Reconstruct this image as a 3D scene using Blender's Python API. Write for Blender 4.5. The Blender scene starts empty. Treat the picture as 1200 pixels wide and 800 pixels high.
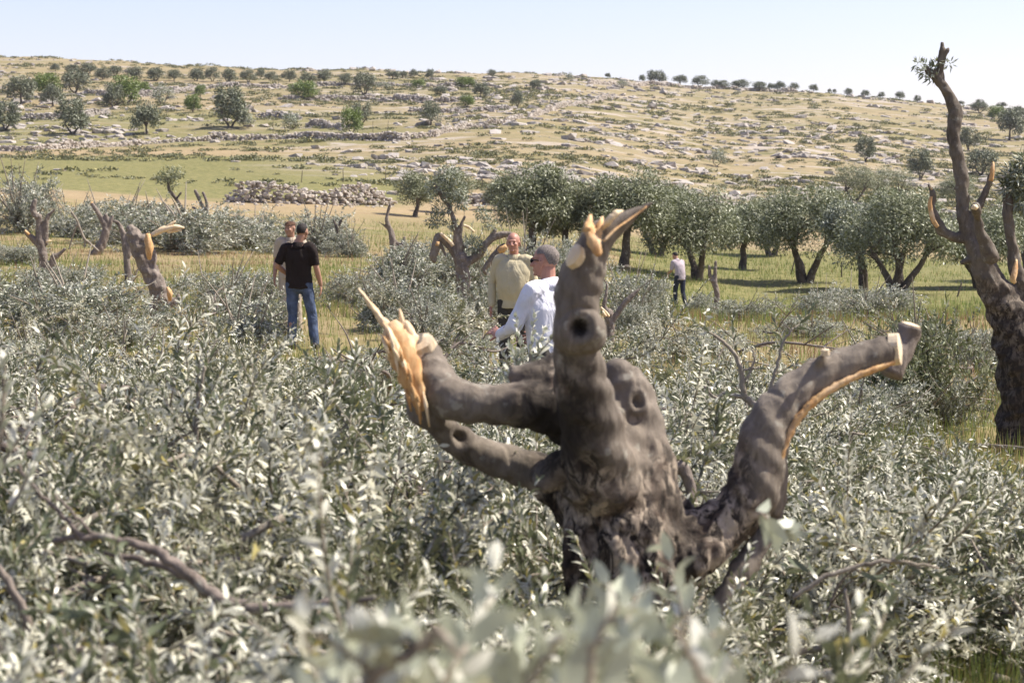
import bpy, math, random
import numpy as np
from mathutils import Vector, noise as mnoise

sc = bpy.context.scene
COL = sc.collection
R = math.radians
# ------------------------------------------------------------------ camera
F = 2333.3
TP = 159.0 / F
PITCH = math.atan(TP)
ZC = 2.0
cam_d = bpy.data.cameras.new('camera')
cam = bpy.data.objects.new('camera', cam_d)
COL.objects.link(cam)
cam.location = (0, 0, ZC)
cam.rotation_euler = (math.pi / 2 - PITCH, 0, 0)
cam_d.lens = 70
cam_d.sensor_width = 36
cam_d.clip_start = 0.05
cam_d.clip_end = 6000
cam_d.dof.use_dof = True
cam_d.dof.focus_distance = 17
cam_d.dof.aperture_fstop = 7.5
sc.camera = cam
# ------------------------------------------------------------------ light
SUN_EL = 53.0
SX, SY = 0.985, 0.17            # ground direction towards the sun (right, beyond the scene)
w = bpy.data.worlds.new('World')
sc.world = w
w.use_nodes = True
nt = w.node_tree
for n in list(nt.nodes):
    nt.nodes.remove(n)
sky = nt.nodes.new('ShaderNodeTexSky')
sky.sky_type = 'NISHITA'
sky.sun_disc = False
sky.sun_elevation = R(SUN_EL)
sky.sun_rotation = math.atan2(SX, SY)
sky.air_density = 1.0
sky.dust_density = 1.6
sky.ozone_density = 2.5
sky.altitude = 700
bg = nt.nodes.new('ShaderNodeBackground')
bg.inputs['Strength'].default_value = 0.112
out = nt.nodes.new('ShaderNodeOutputWorld')
tint = nt.nodes.new('ShaderNodeMix'); tint.data_type = 'RGBA'; tint.blend_type = 'MULTIPLY'; tint.inputs[0].default_value = 1.0
tint.inputs[7].default_value = (1.20, .97, 1.0, 1)      # camera white balance set warm
nt.links.new(sky.outputs[0], tint.inputs[6]); nt.links.new(tint.outputs[2], bg.inputs[0])
nt.links.new(bg.outputs[0], out.inputs[0])
sun_d = bpy.data.lights.new('sun', 'SUN')
sun_d.energy = 4.7
sun_d.angle = R(0.55)
sun_d.color = (1.0, 0.94, 0.84)
sun = bpy.data.objects.new('sun', sun_d)
COL.objects.link(sun)
sdir = Vector((SX * math.cos(R(SUN_EL)), SY * math.cos(R(SUN_EL)), math.sin(R(SUN_EL)))).normalized()
sun.rotation_euler = sdir.to_track_quat('Z', 'Y').to_euler()
sc.view_settings.view_transform = 'Standard'
sc.view_settings.look = 'None'
sc.view_settings.exposure = 0.85
sc.view_settings.gamma = 1
sc.cycles.use_denoising = True
sc.cycles.max_bounces = 8
sc.cycles.diffuse_bounces = 3
sc.cycles.glossy_bounces = 2
sc.cycles.transmission_bounces = 3
sc.cycles.transparent_max_bounces = 4
sc.cycles.caustics_reflective = False
sc.cycles.caustics_refractive = False

# ------------------------------------------------------------------ noise helpers
def _h(ix, iy, s):
    v = np.sin(ix * 127.1 + iy * 311.7 + s * 74.7) * 43758.5453
    return v - np.floor(v)
def vn(x, y, s=0.0):
    x = np.asarray(x, float); y = np.asarray(y, float)
    ix = np.floor(x); iy = np.floor(y)
    fx = x - ix; fy = y - iy
    fx = fx * fx * (3 - 2 * fx); fy = fy * fy * (3 - 2 * fy)
    a = _h(ix, iy, s); b = _h(ix + 1, iy, s); c = _h(ix, iy + 1, s); d = _h(ix + 1, iy + 1, s)
    return (a + (b - a) * fx) * (1 - fy) + (c + (d - c) * fx) * fy
def fbm(x, y, s=0.0, o=4):
    t = 0; a = 0.5; n = 0
    for k in range(o):
        t = t + a * vn(x * 2 ** k + 13.7 * k, y * 2 ** k - 7.3 * k, s + k); n += a; a *= 0.5
    return t / n
def sstep(a, b, x):
    t = np.clip((np.asarray(x, float) - a) / (b - a), 0, 1)
    return t * t * (3 - 2 * t)

# ------------------------------------------------------------------ terrain
DS = [0, 7, 10, 17, 25, 35, 60, 75, 85, 100, 117, 140, 160, 200, 233, 260, 320, 420, 500, 560, 640, 900, 3500]
near = [.35, .3, .25, .05, 0, 0]
def rz(row, d):
    v = (400 - row) / F
    dy = math.cos(PITCH) + v * math.sin(PITCH); dz = -math.sin(PITCH) + v * math.cos(PITCH)
    return ZC + d * dz / dy
def colz(zs, rows):
    z = near + zs
    for r_, d in zip(rows, DS[len(z):]):
        z.append(rz(r_, d))
    z += [z[-1] - 3, z[-1] - 22, z[-1] - 60]
    return z
TBL = np.array([
    colz([0, .2], [282, 257, 225, 207, 198, 185, 175, 157, 130, 98, 76, 58]),
    colz([0, .1], [290, 274, 245, 220, 207, 186, 170, 158, 130, 103, 85, 74]),
    colz([-.2, -.2], [296, 281, 263, 240, 220, 185, 162, 150, 128, 104, 90, 80.5]),
    colz([-1.5, -1.5], [326, 309, 291, 269, 252, 222, 195, 180, 158, 130, 112, 101]),
    colz([-1.1, -1.3], [329, 313, 302, 279, 266, 241, 222, 212, 190, 150, 134, 121]),
])
LD = np.linspace(0, math.log(3501), 1200)
def _fine():
    k = np.exp(-0.5 * (np.arange(-30, 31) / 9.0) ** 2); k /= k.sum()
    o = []
    for c in TBL:
        z = np.interp(np.exp(LD) - 1, DS, c)
        zp = np.concatenate([np.full(30, z[0]), z, np.full(30, z[-1])])
        o.append(np.convolve(zp, k, 'valid'))
    return np.array(o)
FINE = _fine()
def ground(x, y, rough=True):
    x = np.asarray(x, float); y = np.asarray(y, float)
    r = np.sqrt(x * x + y * y) + 1e-6
    ang = np.arctan2(x, y)
    angc = np.clip(ang, -R(16), R(16))
    d = r * np.cos(angc)
    px = np.clip(600 + F * np.tan(angc), 0, 1200)
    li = np.log(d + 1) / LD[-1] * (len(LD) - 1)
    i0 = np.clip(li.astype(int), 0, len(LD) - 2); t = np.clip(li - i0, 0, 1)
    cj = px / 300.0
    j0 = np.clip(cj.astype(int), 0, 3); u = cj - j0
    u = u * u * (3 - 2 * u)
    z0 = FINE[j0, i0] * (1 - t) + FINE[j0, i0 + 1] * t
    z1 = FINE[j0 + 1, i0] * (1 - t) + FINE[j0 + 1, i0 + 1] * t
    z = z0 * (1 - u) + z1 * u
    if rough:
        z = z + 0.10 * (fbm(x * .6, y * .6, 3) - .5) * sstep(3, 12, d)
        hill = sstep(120, 260, d)
        z = z + hill * (1.6 * (fbm(x * .05, y * .08, 5) - .5) + .5 * (fbm(x * .25, y * .4, 6) - .5))
        z = z + sstep(450, 560, d) * 1.3 * (fbm(x * .11, y * .05, 9) - .5)
    return z
def gz(x, y):
    return float(ground(np.array([x]), np.array([y]))[0])
def ray(px, row):
    u = (px - 600) / F; v = (400 - row) / F
    return np.array([u, math.cos(PITCH) + v * math.sin(PITCH), -math.sin(PITCH) + v * math.cos(PITCH)])
def P(px, row, d):
    r = ray(px, row)
    return np.array([0, 0, ZC]) + r * (d / r[1])
def G(px, d):
    x = (px - 600) / F * d
    return np.array([x, d, gz(x, d)])
def hit(px, row, dmin=20.0):
    r = ray(px, row)
    dd = np.exp(np.linspace(math.log(dmin), math.log(570), 900))
    X = r[0] * dd / r[1]; Z = ZC + r[2] * dd / r[1]
    g = ground(X, dd)
    k = np.nonzero(g >= Z)[0]
    k = k[0] if len(k) else int(np.argmin(Z - g))
    return np.array([X[k], dd[k], g[k]])

# ------------------------------------------------------------------ mesh buffer
class Buf:
    def __init__(s):
        s.v = []; s.q = []; s.t = []; s.qm = []; s.tm = []; s.n = 0
    def add(s, v, q=None, t=None, m=0):
        v = np.asarray(v, float).reshape(-1, 3)
        if q is not None and len(q):
            q = np.asarray(q, int); s.q.append(q + s.n); s.qm.append(np.full(len(q), m))
        if t is not None and len(t):
            t = np.asarray(t, int); s.t.append(t + s.n); s.tm.append(np.full(len(t), m))
        s.v.append(v); s.n += len(v)
    def mesh(s, name, mats, smooth=True):
        me = bpy.data.meshes.new(name)
        v = np.concatenate(s.v) if s.v else np.zeros((0, 3))
        q = np.concatenate(s.q) if s.q else np.zeros((0, 4), int)
        t = np.concatenate(s.t) if s.t else np.zeros((0, 3), int)
        me.vertices.add(len(v)); me.vertices.foreach_set('co', v.astype(np.float32).ravel())
        li = np.concatenate([q.ravel(), t.ravel()])
        me.loops.add(len(li)); me.loops.foreach_set('vertex_index', li.astype(np.int32))
        ls = np.concatenate([np.arange(len(q)) * 4, len(q) * 4 + np.arange(len(t)) * 3])
        me.polygons.add(len(ls)); me.polygons.foreach_set('loop_start', ls.astype(np.int32))
        mi = np.concatenate(s.qm + s.tm) if (s.qm or s.tm) else np.zeros(0, int)
        me.polygons.foreach_set('material_index', mi.astype(np.int32))
        me.polygons.foreach_set('use_smooth', np.full(len(ls), smooth))
        me.update(calc_edges=True)
        me.validate()
        for m in (mats if isinstance(mats, (list, tuple)) else [mats]):
            me.materials.append(m)
        return me
def norm(a):
    return a / (np.linalg.norm(a, axis=-1, keepdims=True) + 1e-9)
def tube(b, pts, rad, n=8, m=0, asp=1.0, ref=None, rnd=False, jag=0.0, wob=0.0, rng=None):
    pts = np.asarray(pts, float); k = len(pts)
    rad = np.broadcast_to(np.asarray(rad, float), (k,)).copy()
    asp = np.broadcast_to(np.asarray(asp, float), (k,)).copy()
    T = norm(np.gradient(pts, axis=0))
    if ref is None:
        ref = np.array([0, 0, 1.0]) if abs(T[0][2]) < .8 else np.array([1.0, 0, 0])
        ref = np.cross(T[0], ref)
    ref = np.asarray(ref, float)
    a = np.arange(n) / n * 2 * math.pi
    rings = []
    if rnd:   # rounded ends
        P0 = [pts[0] - T[0] * rad[0] * .92, pts[0] - T[0] * rad[0] * .6]
        P1 = [pts[-1] + T[-1] * rad[-1] * .6, pts[-1] + T[-1] * rad[-1] * .92]
        pts = np.vstack([P0, pts, P1]); T = np.vstack([T[:1], T[:1], T, T[-1:], T[-1:]])
        rad = np.concatenate([[rad[0] * .4, rad[0] * .8], rad, [rad[-1] * .8, rad[-1] * .4]])
        asp = np.concatenate([[asp[0]] * 2, asp, [asp[-1]] * 2]); k += 4
    s = ref
    for i in range(k):
        s = s - T[i] * (s @ T[i]); s = s / (np.linalg.norm(s) + 1e-9)
        B = np.cross(T[i], s)
        rr = rad[i] * (1 + (wob * np.sin(a * 3 + i * 1.3) if wob else 0))
        ring = pts[i] + (rr * asp[i] * np.cos(a))[:, None] * s + (rr * np.sin(a))[:, None] * B
        if jag and i == k - 1:
            ring = ring + T[i] * ((rng or np.random.RandomState(1)).rand(n) * jag)[:, None]
        rings.append(ring)
    V = np.vstack(rings + [pts[:1], pts[-1:]])
    i = np.arange(k - 1)[:, None] * n; j = np.arange(n)[None]; j2 = (j + 1) % n
    Q = np.stack([i + j, i + j2, i + n + j2, i + n + j], -1).reshape(-1, 4)
    j = np.arange(n); j2 = (j + 1) % n; e = (k - 1) * n
    Tt = np.vstack([np.stack([j2, j, np.full(n, k * n)], 1), np.stack([e + j, e + j2, np.full(n, k * n + 1)], 1)])
    b.add(V, Q, Tt, m)
def smoothpath(pts, rad, sub=4):
    pts = np.asarray(pts, float); rad = np.asarray(rad, float); k = len(pts)
    if k < 3: return pts, np.broadcast_to(rad, (k,))
    o = []; ro = []
    for i in range(k - 1):
        p0 = pts[max(i - 1, 0)]; p1 = pts[i]; p2 = pts[i + 1]; p3 = pts[min(i + 2, k - 1)]
        for t in np.arange(sub) / sub:
            o.append(.5 * ((2 * p1) + (-p0 + p2) * t + (2 * p0 - 5 * p1 + 4 * p2 - p3) * t * t + (-p0 + 3 * p1 - 3 * p2 + p3) * t ** 3))
            ro.append(rad[i] * (1 - t) + rad[i + 1] * t)
    o.append(pts[-1]); ro.append(rad[-1])
    return np.array(o), np.array(ro)
def ico(sub=0):
    import bmesh
    bm = bmesh.new(); bmesh.ops.create_icosphere(bm, subdivisions=sub, radius=1)
    v = np.array([x.co[:] for x in bm.verts]); f = np.array([[x.index for x in q.verts] for q in bm.faces])
    bm.free(); return v, f
ICO1 = ico(1); ICO2 = ico(2); ICO3 = ico(3)
def ell(b, c, r, rot=None, m=0, src=None):
    v, f = src or ICO3
    v = v * np.asarray(r, float)
    if rot is not None: v = v @ np.asarray(rot).T
    b.add(v + np.asarray(c, float), None, f, m)
def rotz(a):
    c, s = math.cos(a), math.sin(a); return np.array([[c, -s, 0], [s, c, 0], [0, 0, 1.0]])
def rotx(a):
    c, s = math.cos(a), math.sin(a); return np.array([[1, 0, 0], [0, c, -s], [0, s, c.real]])
def roty(a):
    c, s = math.cos(a), math.sin(a); return np.array([[c, 0, s], [0, 1, 0], [-s, 0, c]])
def rocks(b, C, S, rng, m=0, flat=.6):
    """many angular stones: C centres (n,3), S sizes (n,)"""
    v, f = ICO1; n = len(C); k = len(v)
    V = v[None] * (1 + .35 * (rng.rand(n, k, 1) - .5))
    V = np.clip(V, -.64, .64) * 1.2
    sc3 = np.stack([.8 + .7 * rng.rand(n), .7 + .4 * rng.rand(n), flat * (.7 + .6 * rng.rand(n))], 1)
    V = V * sc3[:, None, :]
    a = rng.rand(n) * 6.283; tl = (rng.rand(n) - .5) * .8
    ca, sa, ct, st = np.cos(a), np.sin(a), np.cos(tl), np.sin(tl)
    x = V[..., 0] * ct[:, None] - V[..., 2] * st[:, None]; z = V[..., 0] * st[:, None] + V[..., 2] * ct[:, None]
    X = x * ca[:, None] - V[..., 1] * sa[:, None]; Y = x * sa[:, None] + V[..., 1] * ca[:, None]
    V = np.stack([X, Y, z], -1) * S[:, None, None] + C[:, None, :]
    Fc = f[None] + (np.arange(n) * k)[:, None, None]
    b.add(V.reshape(-1, 3), None, Fc.reshape(-1, 3), m)
def leaves(b, p, d, nrm, L, W, m=0, lod=1, curl=.12):
    """leaf blades. p base, d direction, nrm blade normal (upper face)"""
    n = len(p); d = norm(d)
    s = norm(np.cross(d, nrm)); u = np.cross(s, d)
    L = np.broadcast_to(L, (n,))[:, None]; W = np.broadcast_to(W, (n,))[:, None]
    if lod == 0:
        V = np.stack([p, p + d * L * .5 - s * W * .5, p + d * L, p + d * L * .5 + s * W * .5], 1)
        b.add(V.reshape(-1, 3), np.arange(n * 4).reshape(n, 4), None, m)
    else:
        c = u * L * curl
        V = np.stack([p, p + d * L * .3 - s * W * .48 + c * .7, p + d * L * .3 + s * W * .48 + c * .7,
                      p + d * L * .7 - s * W * .42 + c * .6, p + d * L * .7 + s * W * .42 + c * .6, p + d * L - c * .5], 1)
        base = (np.arange(n) * 6)[:, None]
        b.add(V.reshape(-1, 3), base + np.array([[1, 3, 4, 2]]),
              np.vstack([base + np.array([[0, 1, 2]]), base + np.array([[3, 5, 4]])]), m)

# ------------------------------------------------------------------ object helpers
def tag(o, label=None, cat=None, group=None, kind=None):
    if label: o['label'] = label
    if cat: o['category'] = cat
    if group: o['group'] = group
    if kind: o['kind'] = kind
    return o
def link(name, me, parent=None, loc=None):
    o = bpy.data.objects.new(name, me); COL.objects.link(o)
    if parent is not None: o.parent = parent
    if loc is not None: o.location = loc
    return o
def empty(name, loc=(0, 0, 0), rz_=0.0):
    o = bpy.data.objects.new(name, None); COL.objects.link(o)
    o.location = tuple(float(c) for c in loc); o.rotation_euler = (0, 0, rz_); o.empty_display_size = .2
    return o
def copy_tree(o, parent=None):
    c = o.copy(); COL.objects.link(c); c.parent = parent
    for ch in o.children:
        copy_tree(ch, c)
    return c
def remeshed(b, voxel, smooth=4, fac=.5):
    me = b.mesh('tmp', [])
    o = bpy.data.objects.new('tmp', me); COL.objects.link(o)
    md = o.modifiers.new('r', 'REMESH'); md.mode = 'VOXEL'; md.voxel_size = voxel
    if smooth:
        s = o.modifiers.new('s', 'SMOOTH'); s.iterations = smooth; s.factor = fac
    bpy.context.view_layer.update()
    dg = bpy.context.evaluated_depsgraph_get()
    res = bpy.data.meshes.new_from_object(o.evaluated_get(dg))
    bpy.data.objects.remove(o); bpy.data.meshes.remove(me)
    res.polygons.foreach_set('use_smooth', np.ones(len(res.polygons), bool))
    return res
def displace(me, fn):
    """fn(co, normal) -> scalar displacement array"""
    n = len(me.vertices); co = np.empty(n * 3, np.float32); me.vertices.foreach_get('co', co)
    co = co.reshape(-1, 3).astype(float)
    nr = np.empty(n * 3, np.float32); me.vertices.foreach_get('normal', nr); nr = nr.reshape(-1, 3)
    co = co + nr * fn(co, nr)[:, None]
    me.vertices.foreach_set('co', co.astype(np.float32).ravel()); me.update()
def n3(co, s, off=0.0, st=(1, 1, 1)):
    st = np.asarray(st) * s
    return np.array([mnoise.noise(Vector((c[0] * st[0] + off, c[1] * st[1] + off * .7, c[2] * st[2] - off))) for c in co])
def setmats(me, mats):
    me.materials.clear()
    for m in (mats if isinstance(mats, (list, tuple)) else [mats]): me.materials.append(m)
    return me

# ------------------------------------------------------------------ materials
def mat(name):
    m = bpy.data.materials.new(name); m.use_nodes = True
    n = m.node_tree; bs = n.nodes['Principled BSDF']
    return m, n, bs
def nd(n, t, **kw):
    x = n.nodes.new(t)
    for k, v in kw.items():
        if k in x.inputs: x.inputs[k].default_value = v
        else: setattr(x, k, v)
    return x
def ramp(n, src, stops):
    r = n.nodes.new('ShaderNodeValToRGB'); e = r.color_ramp.elements
    while len(e) < len(stops): e.new(.5)
    for i, (p, c) in enumerate(stops):
        e[i].position = p; e[i].color = (c[0], c[1], c[2], 1) if hasattr(c, '__len__') else (c, c, c, 1)
    n.links.new(src, r.inputs[0]); return r.outputs[0]
def mix(n, f, a, b, mode='MIX'):
    x = n.nodes.new('ShaderNodeMix'); x.data_type = 'RGBA'; x.blend_type = mode
    for s, v in ((x.inputs[0], f), (x.inputs[6], a), (x.inputs[7], b)):
        if hasattr(v, 'links'): n.links.new(v, s)
        elif hasattr(v, '__len__'): s.default_value = (v[0], v[1], v[2], 1)
        else: s.default_value = v
    return x.outputs[2]
def noi(n, scale, detail=4, vec=None, dist=0.0, rough=.55):
    x = nd(n, 'ShaderNodeTexNoise', Scale=scale, Detail=detail, Distortion=dist, Roughness=rough)
    if vec is not None: n.links.new(vec, x.inputs['Vector'])
    return x.outputs[0]
def mapping(n, scale=(1, 1, 1), kind='Object'):
    tc = n.nodes.new('ShaderNodeTexCoord'); mp = n.nodes.new('ShaderNodeMapping')
    mp.inputs['Scale'].default_value = scale
    n.links.new(tc.outputs[kind], mp.inputs[0]); return mp.outputs[0]
def bump(n, bs, h, strength=.5, dist=.02):
    b = nd(n, 'ShaderNodeBump', Strength=strength, Distance=dist)
    n.links.new(h, b.inputs['Height']); n.links.new(b.outputs[0], bs.inputs['Normal'])
def math_(n, op, a, b=None):
    x = n.nodes.new('ShaderNodeMath'); x.operation = op
    for s, v in ((x.inputs[0], a), (x.inputs[1], b)):
        if v is None: continue
        if hasattr(v, 'links'): n.links.new(v, s)
        else: s.default_value = v
    return x.outputs[0]

def leaf_mat(name, front, back, rough=.42, trans=.25, spread=.35, yellow=.04):
    m, n, bs = mat(name)
    g = n.nodes.new('ShaderNodeNewGeometry')
    c = mix(n, g.outputs['Backfacing'], front, back)
    rnd = g.outputs['Random Per Island']
    k = ramp(n, rnd, [(0, 1 - spread), (1, 1 + spread)])
    c = mix(n, 1.0, c, k, 'MULTIPLY')
    y = ramp(n, rnd, [(0, 0.0), (1 - yellow, 0.0), (1 - yellow + .01, 1.0)]) if yellow else None
    if y is not None: c = mix(n, y, c, (.42, .36, .12))
    n.links.new(c, bs.inputs['Base Color'])
    bs.inputs['Roughness'].default_value = rough
    bs.inputs['Specular IOR Level'].default_value = .5
    tr = n.nodes.new('ShaderNodeBsdfTranslucent'); n.links.new(c, tr.inputs[0])
    ms = n.nodes.new('ShaderNodeMixShader'); ms.inputs[0].default_value = trans
    n.links.new(bs.outputs[0], ms.inputs[1]); n.links.new(tr.outputs[0], ms.inputs[2])
    n.links.new(ms.outputs[0], n.nodes['Material Output'].inputs[0])
    return m
M = {}
M['leaf_cut'] = leaf_mat('cut olive leaf', (.14, .158, .088), (.66, .645, .51), .34, .27)
M['leaf_cut_far'] = leaf_mat('wilting olive leaf', (.185, .205, .135), (.48, .48, .39), .42, .25, .3, .02)
M['leaf_pale'] = leaf_mat('pale shoot leaf', (.40, .42, .31), (.66, .65, .54), .4, .25, .2, .0)
M['leaf_dry'] = leaf_mat('drying olive leaf', (.17, .175, .09), (.52, .50, .37), .45, .25, .3, .03)
M['leaf_tree'] = leaf_mat('olive leaf', (.14, .16, .068), (.28, .295, .18), .45, .2, .35, 0)
M['leaf_silver'] = leaf_mat('silvery olive leaf', (.15, .175, .10), (.32, .34, .25), .45, .2, .35, .03)
M['leaf_hill'] = leaf_mat('hill olive leaf', (.11, .13, .07), (.19, .205, .13), .55, .15, .3, 0)
M['leaf_bright'] = leaf_mat('fresh green leaf', (.13, .19, .03), (.18, .23, .06), .5, .25, .3, 0)
M['leaf_scrub'] = leaf_mat('scrub leaf', (.13, .14, .06), (.18, .18, .09), .6, .2, .4, .08)
M['grass_dry'] = leaf_mat('dry grass', (.42, .31, .15), (.42, .31, .15), .6, .3, .4, 0)
M['grass_red'] = leaf_mat('rusty weed', (.33, .19, .10), (.33, .19, .10), .6, .3, .4, 0)
M['grass_green'] = leaf_mat('green grass', (.25, .31, .075), (.25, .31, .075), .5, .35, .4, .1)

def bark(name, a, b, c, scale=1.0, rough_attr=False):
    m, n, bs = mat(name)
    v = mapping(n, (1, 1, .35))
    v2 = mapping(n)
    n1 = noi(n, 7 * scale, 6, v2, .3); n2 = noi(n, 38 * scale, 6, v, .6, .65); n3_ = noi(n, 2.2 * scale, 3, v2)
    col = mix(n, ramp(n, n1, [(.32, 0.0), (.68, 1.0)]), a, b)
    col = mix(n, ramp(n, n2, [(.36, 0.0), (.62, 1.0)]), mix(n, .55, col, c), col)
    col = mix(n, ramp(n, n3_, [(.45, 0.0), (.7, .35)]), col, (.36, .30, .23))
    col = mix(n, ramp(n, noi(n, 24 * scale, 4, v2), [(.60, 0.0), (.66, .55)]), col, (.36, .34, .28))
    col = mix(n, ramp(n, noi(n, 9 * scale, 6, v, 1.0, .7), [(.60, 0.0), (.68, .6)]), col, (.05, .038, .03))
    h = n2
    if rough_attr:
        at = n.nodes.new('ShaderNodeAttribute'); at.attribute_name = 'old_bark'
        pit = noi(n, 30, 7, mapping(n, (1, 1, .5)), .8, .68); pat = noi(n, 15, 5, v2, .5)
        dark = mix(n, ramp(n, pit, [(.43, 0.0), (.53, 1.0)]), (.018, .013, .010),
                   mix(n, ramp(n, pat, [(.42, 0.0), (.60, 1.0)]), (.085, .06, .043), (.44, .36, .27)))
        ff = math_(n, 'MULTIPLY', at.outputs['Fac'], ramp(n, noi(n, 11, 5, v2), [(.3, .7), (.55, 1.0)]))
        col = mix(n, ff, col, dark)
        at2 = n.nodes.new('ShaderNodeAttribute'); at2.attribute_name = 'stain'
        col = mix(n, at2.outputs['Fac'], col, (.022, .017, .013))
        h = mix(n, math_(n, 'MULTIPLY', at.outputs['Fac'], .55), ramp(n, n2, [(.25, .36), (.75, .64)]), ramp(n, pit, [(.3, .15), (.6, .85)]))
    n.links.new(col, bs.inputs['Base Color'])
    bs.inputs['Roughness'].default_value = .85
    bs.inputs['Specular IOR Level'].default_value = .25
    bump(n, bs, h, .7, .012 / scale)
    return m
M['bark'] = bark('grey olive bark', (.145, .12, .095), (.245, .208, .165), (.06, .047, .037), rough_attr=True)
M['bark_mid'] = bark('weathered olive bark', (.17, .135, .11), (.28, .235, .20), (.05, .04, .033), .6)
M['bark_dark'] = bark('dark olive bark', (.08, .062, .05), (.15, .12, .095), (.035, .028, .022), .4)
M['twig'] = bark('twig bark', (.26, .22, .17), (.33, .29, .23), (.15, .12, .09), 2.0)
M['hollow'] = mat('dark hollow wood')[0]
M['hollow'].node_tree.nodes['Principled BSDF'].inputs['Base Color'].default_value = (.018, .013, .01, 1)
M['hollow'].node_tree.nodes['Principled BSDF'].inputs['Roughness'].default_value = .95
def wood(name, a, b, c, sc_=1.0):
    m, n, bs = mat(name)
    v = mapping(n, (1, 1, .18))
    n1 = noi(n, 60 * sc_, 5, v, .4); n2 = noi(n, 9 * sc_, 3, mapping(n))
    col = mix(n, ramp(n, n1, [(.35, 0.0), (.65, 1.0)]), a, b)
    col = mix(n, ramp(n, n2, [(.5, 0.0), (.72, .8)]), col, c)
    n.links.new(col, bs.inputs['Base Color']); bs.inputs['Roughness'].default_value = .7
    bump(n, bs, n1, .6, .006 / sc_)
    return m
M['torn'] = wood('torn orange wood', (.46, .23, .08), (.62, .39, .17), (.74, .58, .37))
M['torn_pale'] = wood('pale torn wood', (.72, .52, .30), (.80, .66, .44), (.60, .34, .14))
M['sawn'] = wood('sawn wood face', (.66, .52, .34), (.74, .62, .44), (.5, .36, .22))

def flat(name, c, rough=.7, var=.15, scale=20, spec=.3, bmp=0.0):
    m, n, bs = mat(name)
    k = ramp(n, noi(n, scale, 5, mapping(n)), [(.3, 1 - var), (.7, 1 + var)])
    n.links.new(mix(n, 1.0, c, k, 'MULTIPLY'), bs.inputs['Base Color'])
    bs.inputs['Roughness'].default_value = rough; bs.inputs['Specular IOR Level'].default_value = spec
    if bmp: bump(n, bs, noi(n, scale * 1.5, 4, mapping(n)), bmp, .01)
    return m
def stone(name, a, b, c):
    m, n, bs = mat(name)
    g = n.nodes.new('ShaderNodeNewGeometry')
    col = mix(n, g.outputs['Random Per Island'], a, b)
    col = mix(n, ramp(n, noi(n, 3.5, 5, mapping(n)), [(.42, 0.0), (.62, .9)]), col, c)
    n.links.new(col, bs.inputs['Base Color']); bs.inputs['Roughness'].default_value = .9
    bump(n, bs, noi(n, 9, 5, mapping(n)), .6, .05)
    return m
M['stone'] = stone('limestone', (.52, .475, .41), (.38, .345, .30), (.32, .26, .20))
M['stone_grey'] = stone('weathered limestone', (.37, .34, .30), (.24, .225, .205), (.44, .38, .32))

def ground_mat():
    m, n, bs = mat('field soil and dry grass')
    at = n.nodes.new('ShaderNodeAttribute'); at.attribute_name = 'zone'
    sp = n.nodes.new('ShaderNodeSeparateColor'); n.links.new(at.outputs['Color'], sp.inputs[0])
    gr, rd, rk = sp.outputs[0], sp.outputs[1], sp.outputs[2]
    v = mapping(n)
    vs = mapping(n, (.5, 1.6, 1))
    big = noi(n, .035, 5, vs); mid = noi(n, .28, 6, vs, .3, .62); fine = noi(n, 2.2, 6, v, 0, .65); vf = noi(n, 14, 4, v)
    tan = mix(n, ramp(n, mid, [(.35, 0.0), (.65, 1.0)]), (.28, .22, .12), (.41, .33, .20))
    tan = mix(n, ramp(n, fine, [(.4, 0.0), (.6, .6)]), tan, (.24, .175, .095))
    red = mix(n, ramp(n, fine, [(.35, 0.0), (.65, 1.0)]), (.29, .18, .10), (.37, .26, .15))
    grn = mix(n, ramp(n, fine, [(.35, 0.0), (.65, 1.0)]), (.11, .12, .042), (.245, .22, .09))
    f = math_(n, 'MULTIPLY', rd, ramp(n, mid, [(.42, 0.0), (.58, 1.0)]))
    c = mix(n, f, tan, red)
    f = math_(n, 'ADD', gr, math_(n, 'MULTIPLY', math_(n, 'SUBTRACT', mid, .5), 1.3))
    f = math_(n, 'MULTIPLY', ramp(n, f, [(.25, 0.0), (.6, 1.0)]), ramp(n, gr, [(.02, 0.0), (.2, 1.0)]))
    c = mix(n, f, c, grn)
    # low scrub stain and bare limestone on the hill
    f = math_(n, 'MULTIPLY', rk, ramp(n, noi(n, .45, 6, vs, 0, .7), [(.53, 0.0), (.60, .85)]))
    c = mix(n, math_(n, 'MULTIPLY', rk, .75), c, mix(n, ramp(n, big, [(.4, 0.0), (.6, 1.0)]), (.19, .175, .075), (.285, .232, .135)))
    c = mix(n, f, c, (.13, .13, .055))
    f = math_(n, 'MULTIPLY', rk, ramp(n, noi(n, .2, 7, mapping(n, (.35, 1.3, 1)), .5, .72), [(.53, 0.0), (.58, .9)]))
    c = mix(n, f, c, mix(n, fine, (.30, .27, .23), (.50, .43, .36)))
    c = mix(n, ramp(n, vf, [(.3, .25), (.6, 0.0)]), c, (.14, .10, .06))
    n.links.new(c, bs.inputs['Base Color']); bs.inputs['Roughness'].default_value = .95
    bs.inputs['Specular IOR Level'].default_value = .1
    bump(n, bs, fine, .6, .12)
    return m
M['ground'] = ground_mat()

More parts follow.
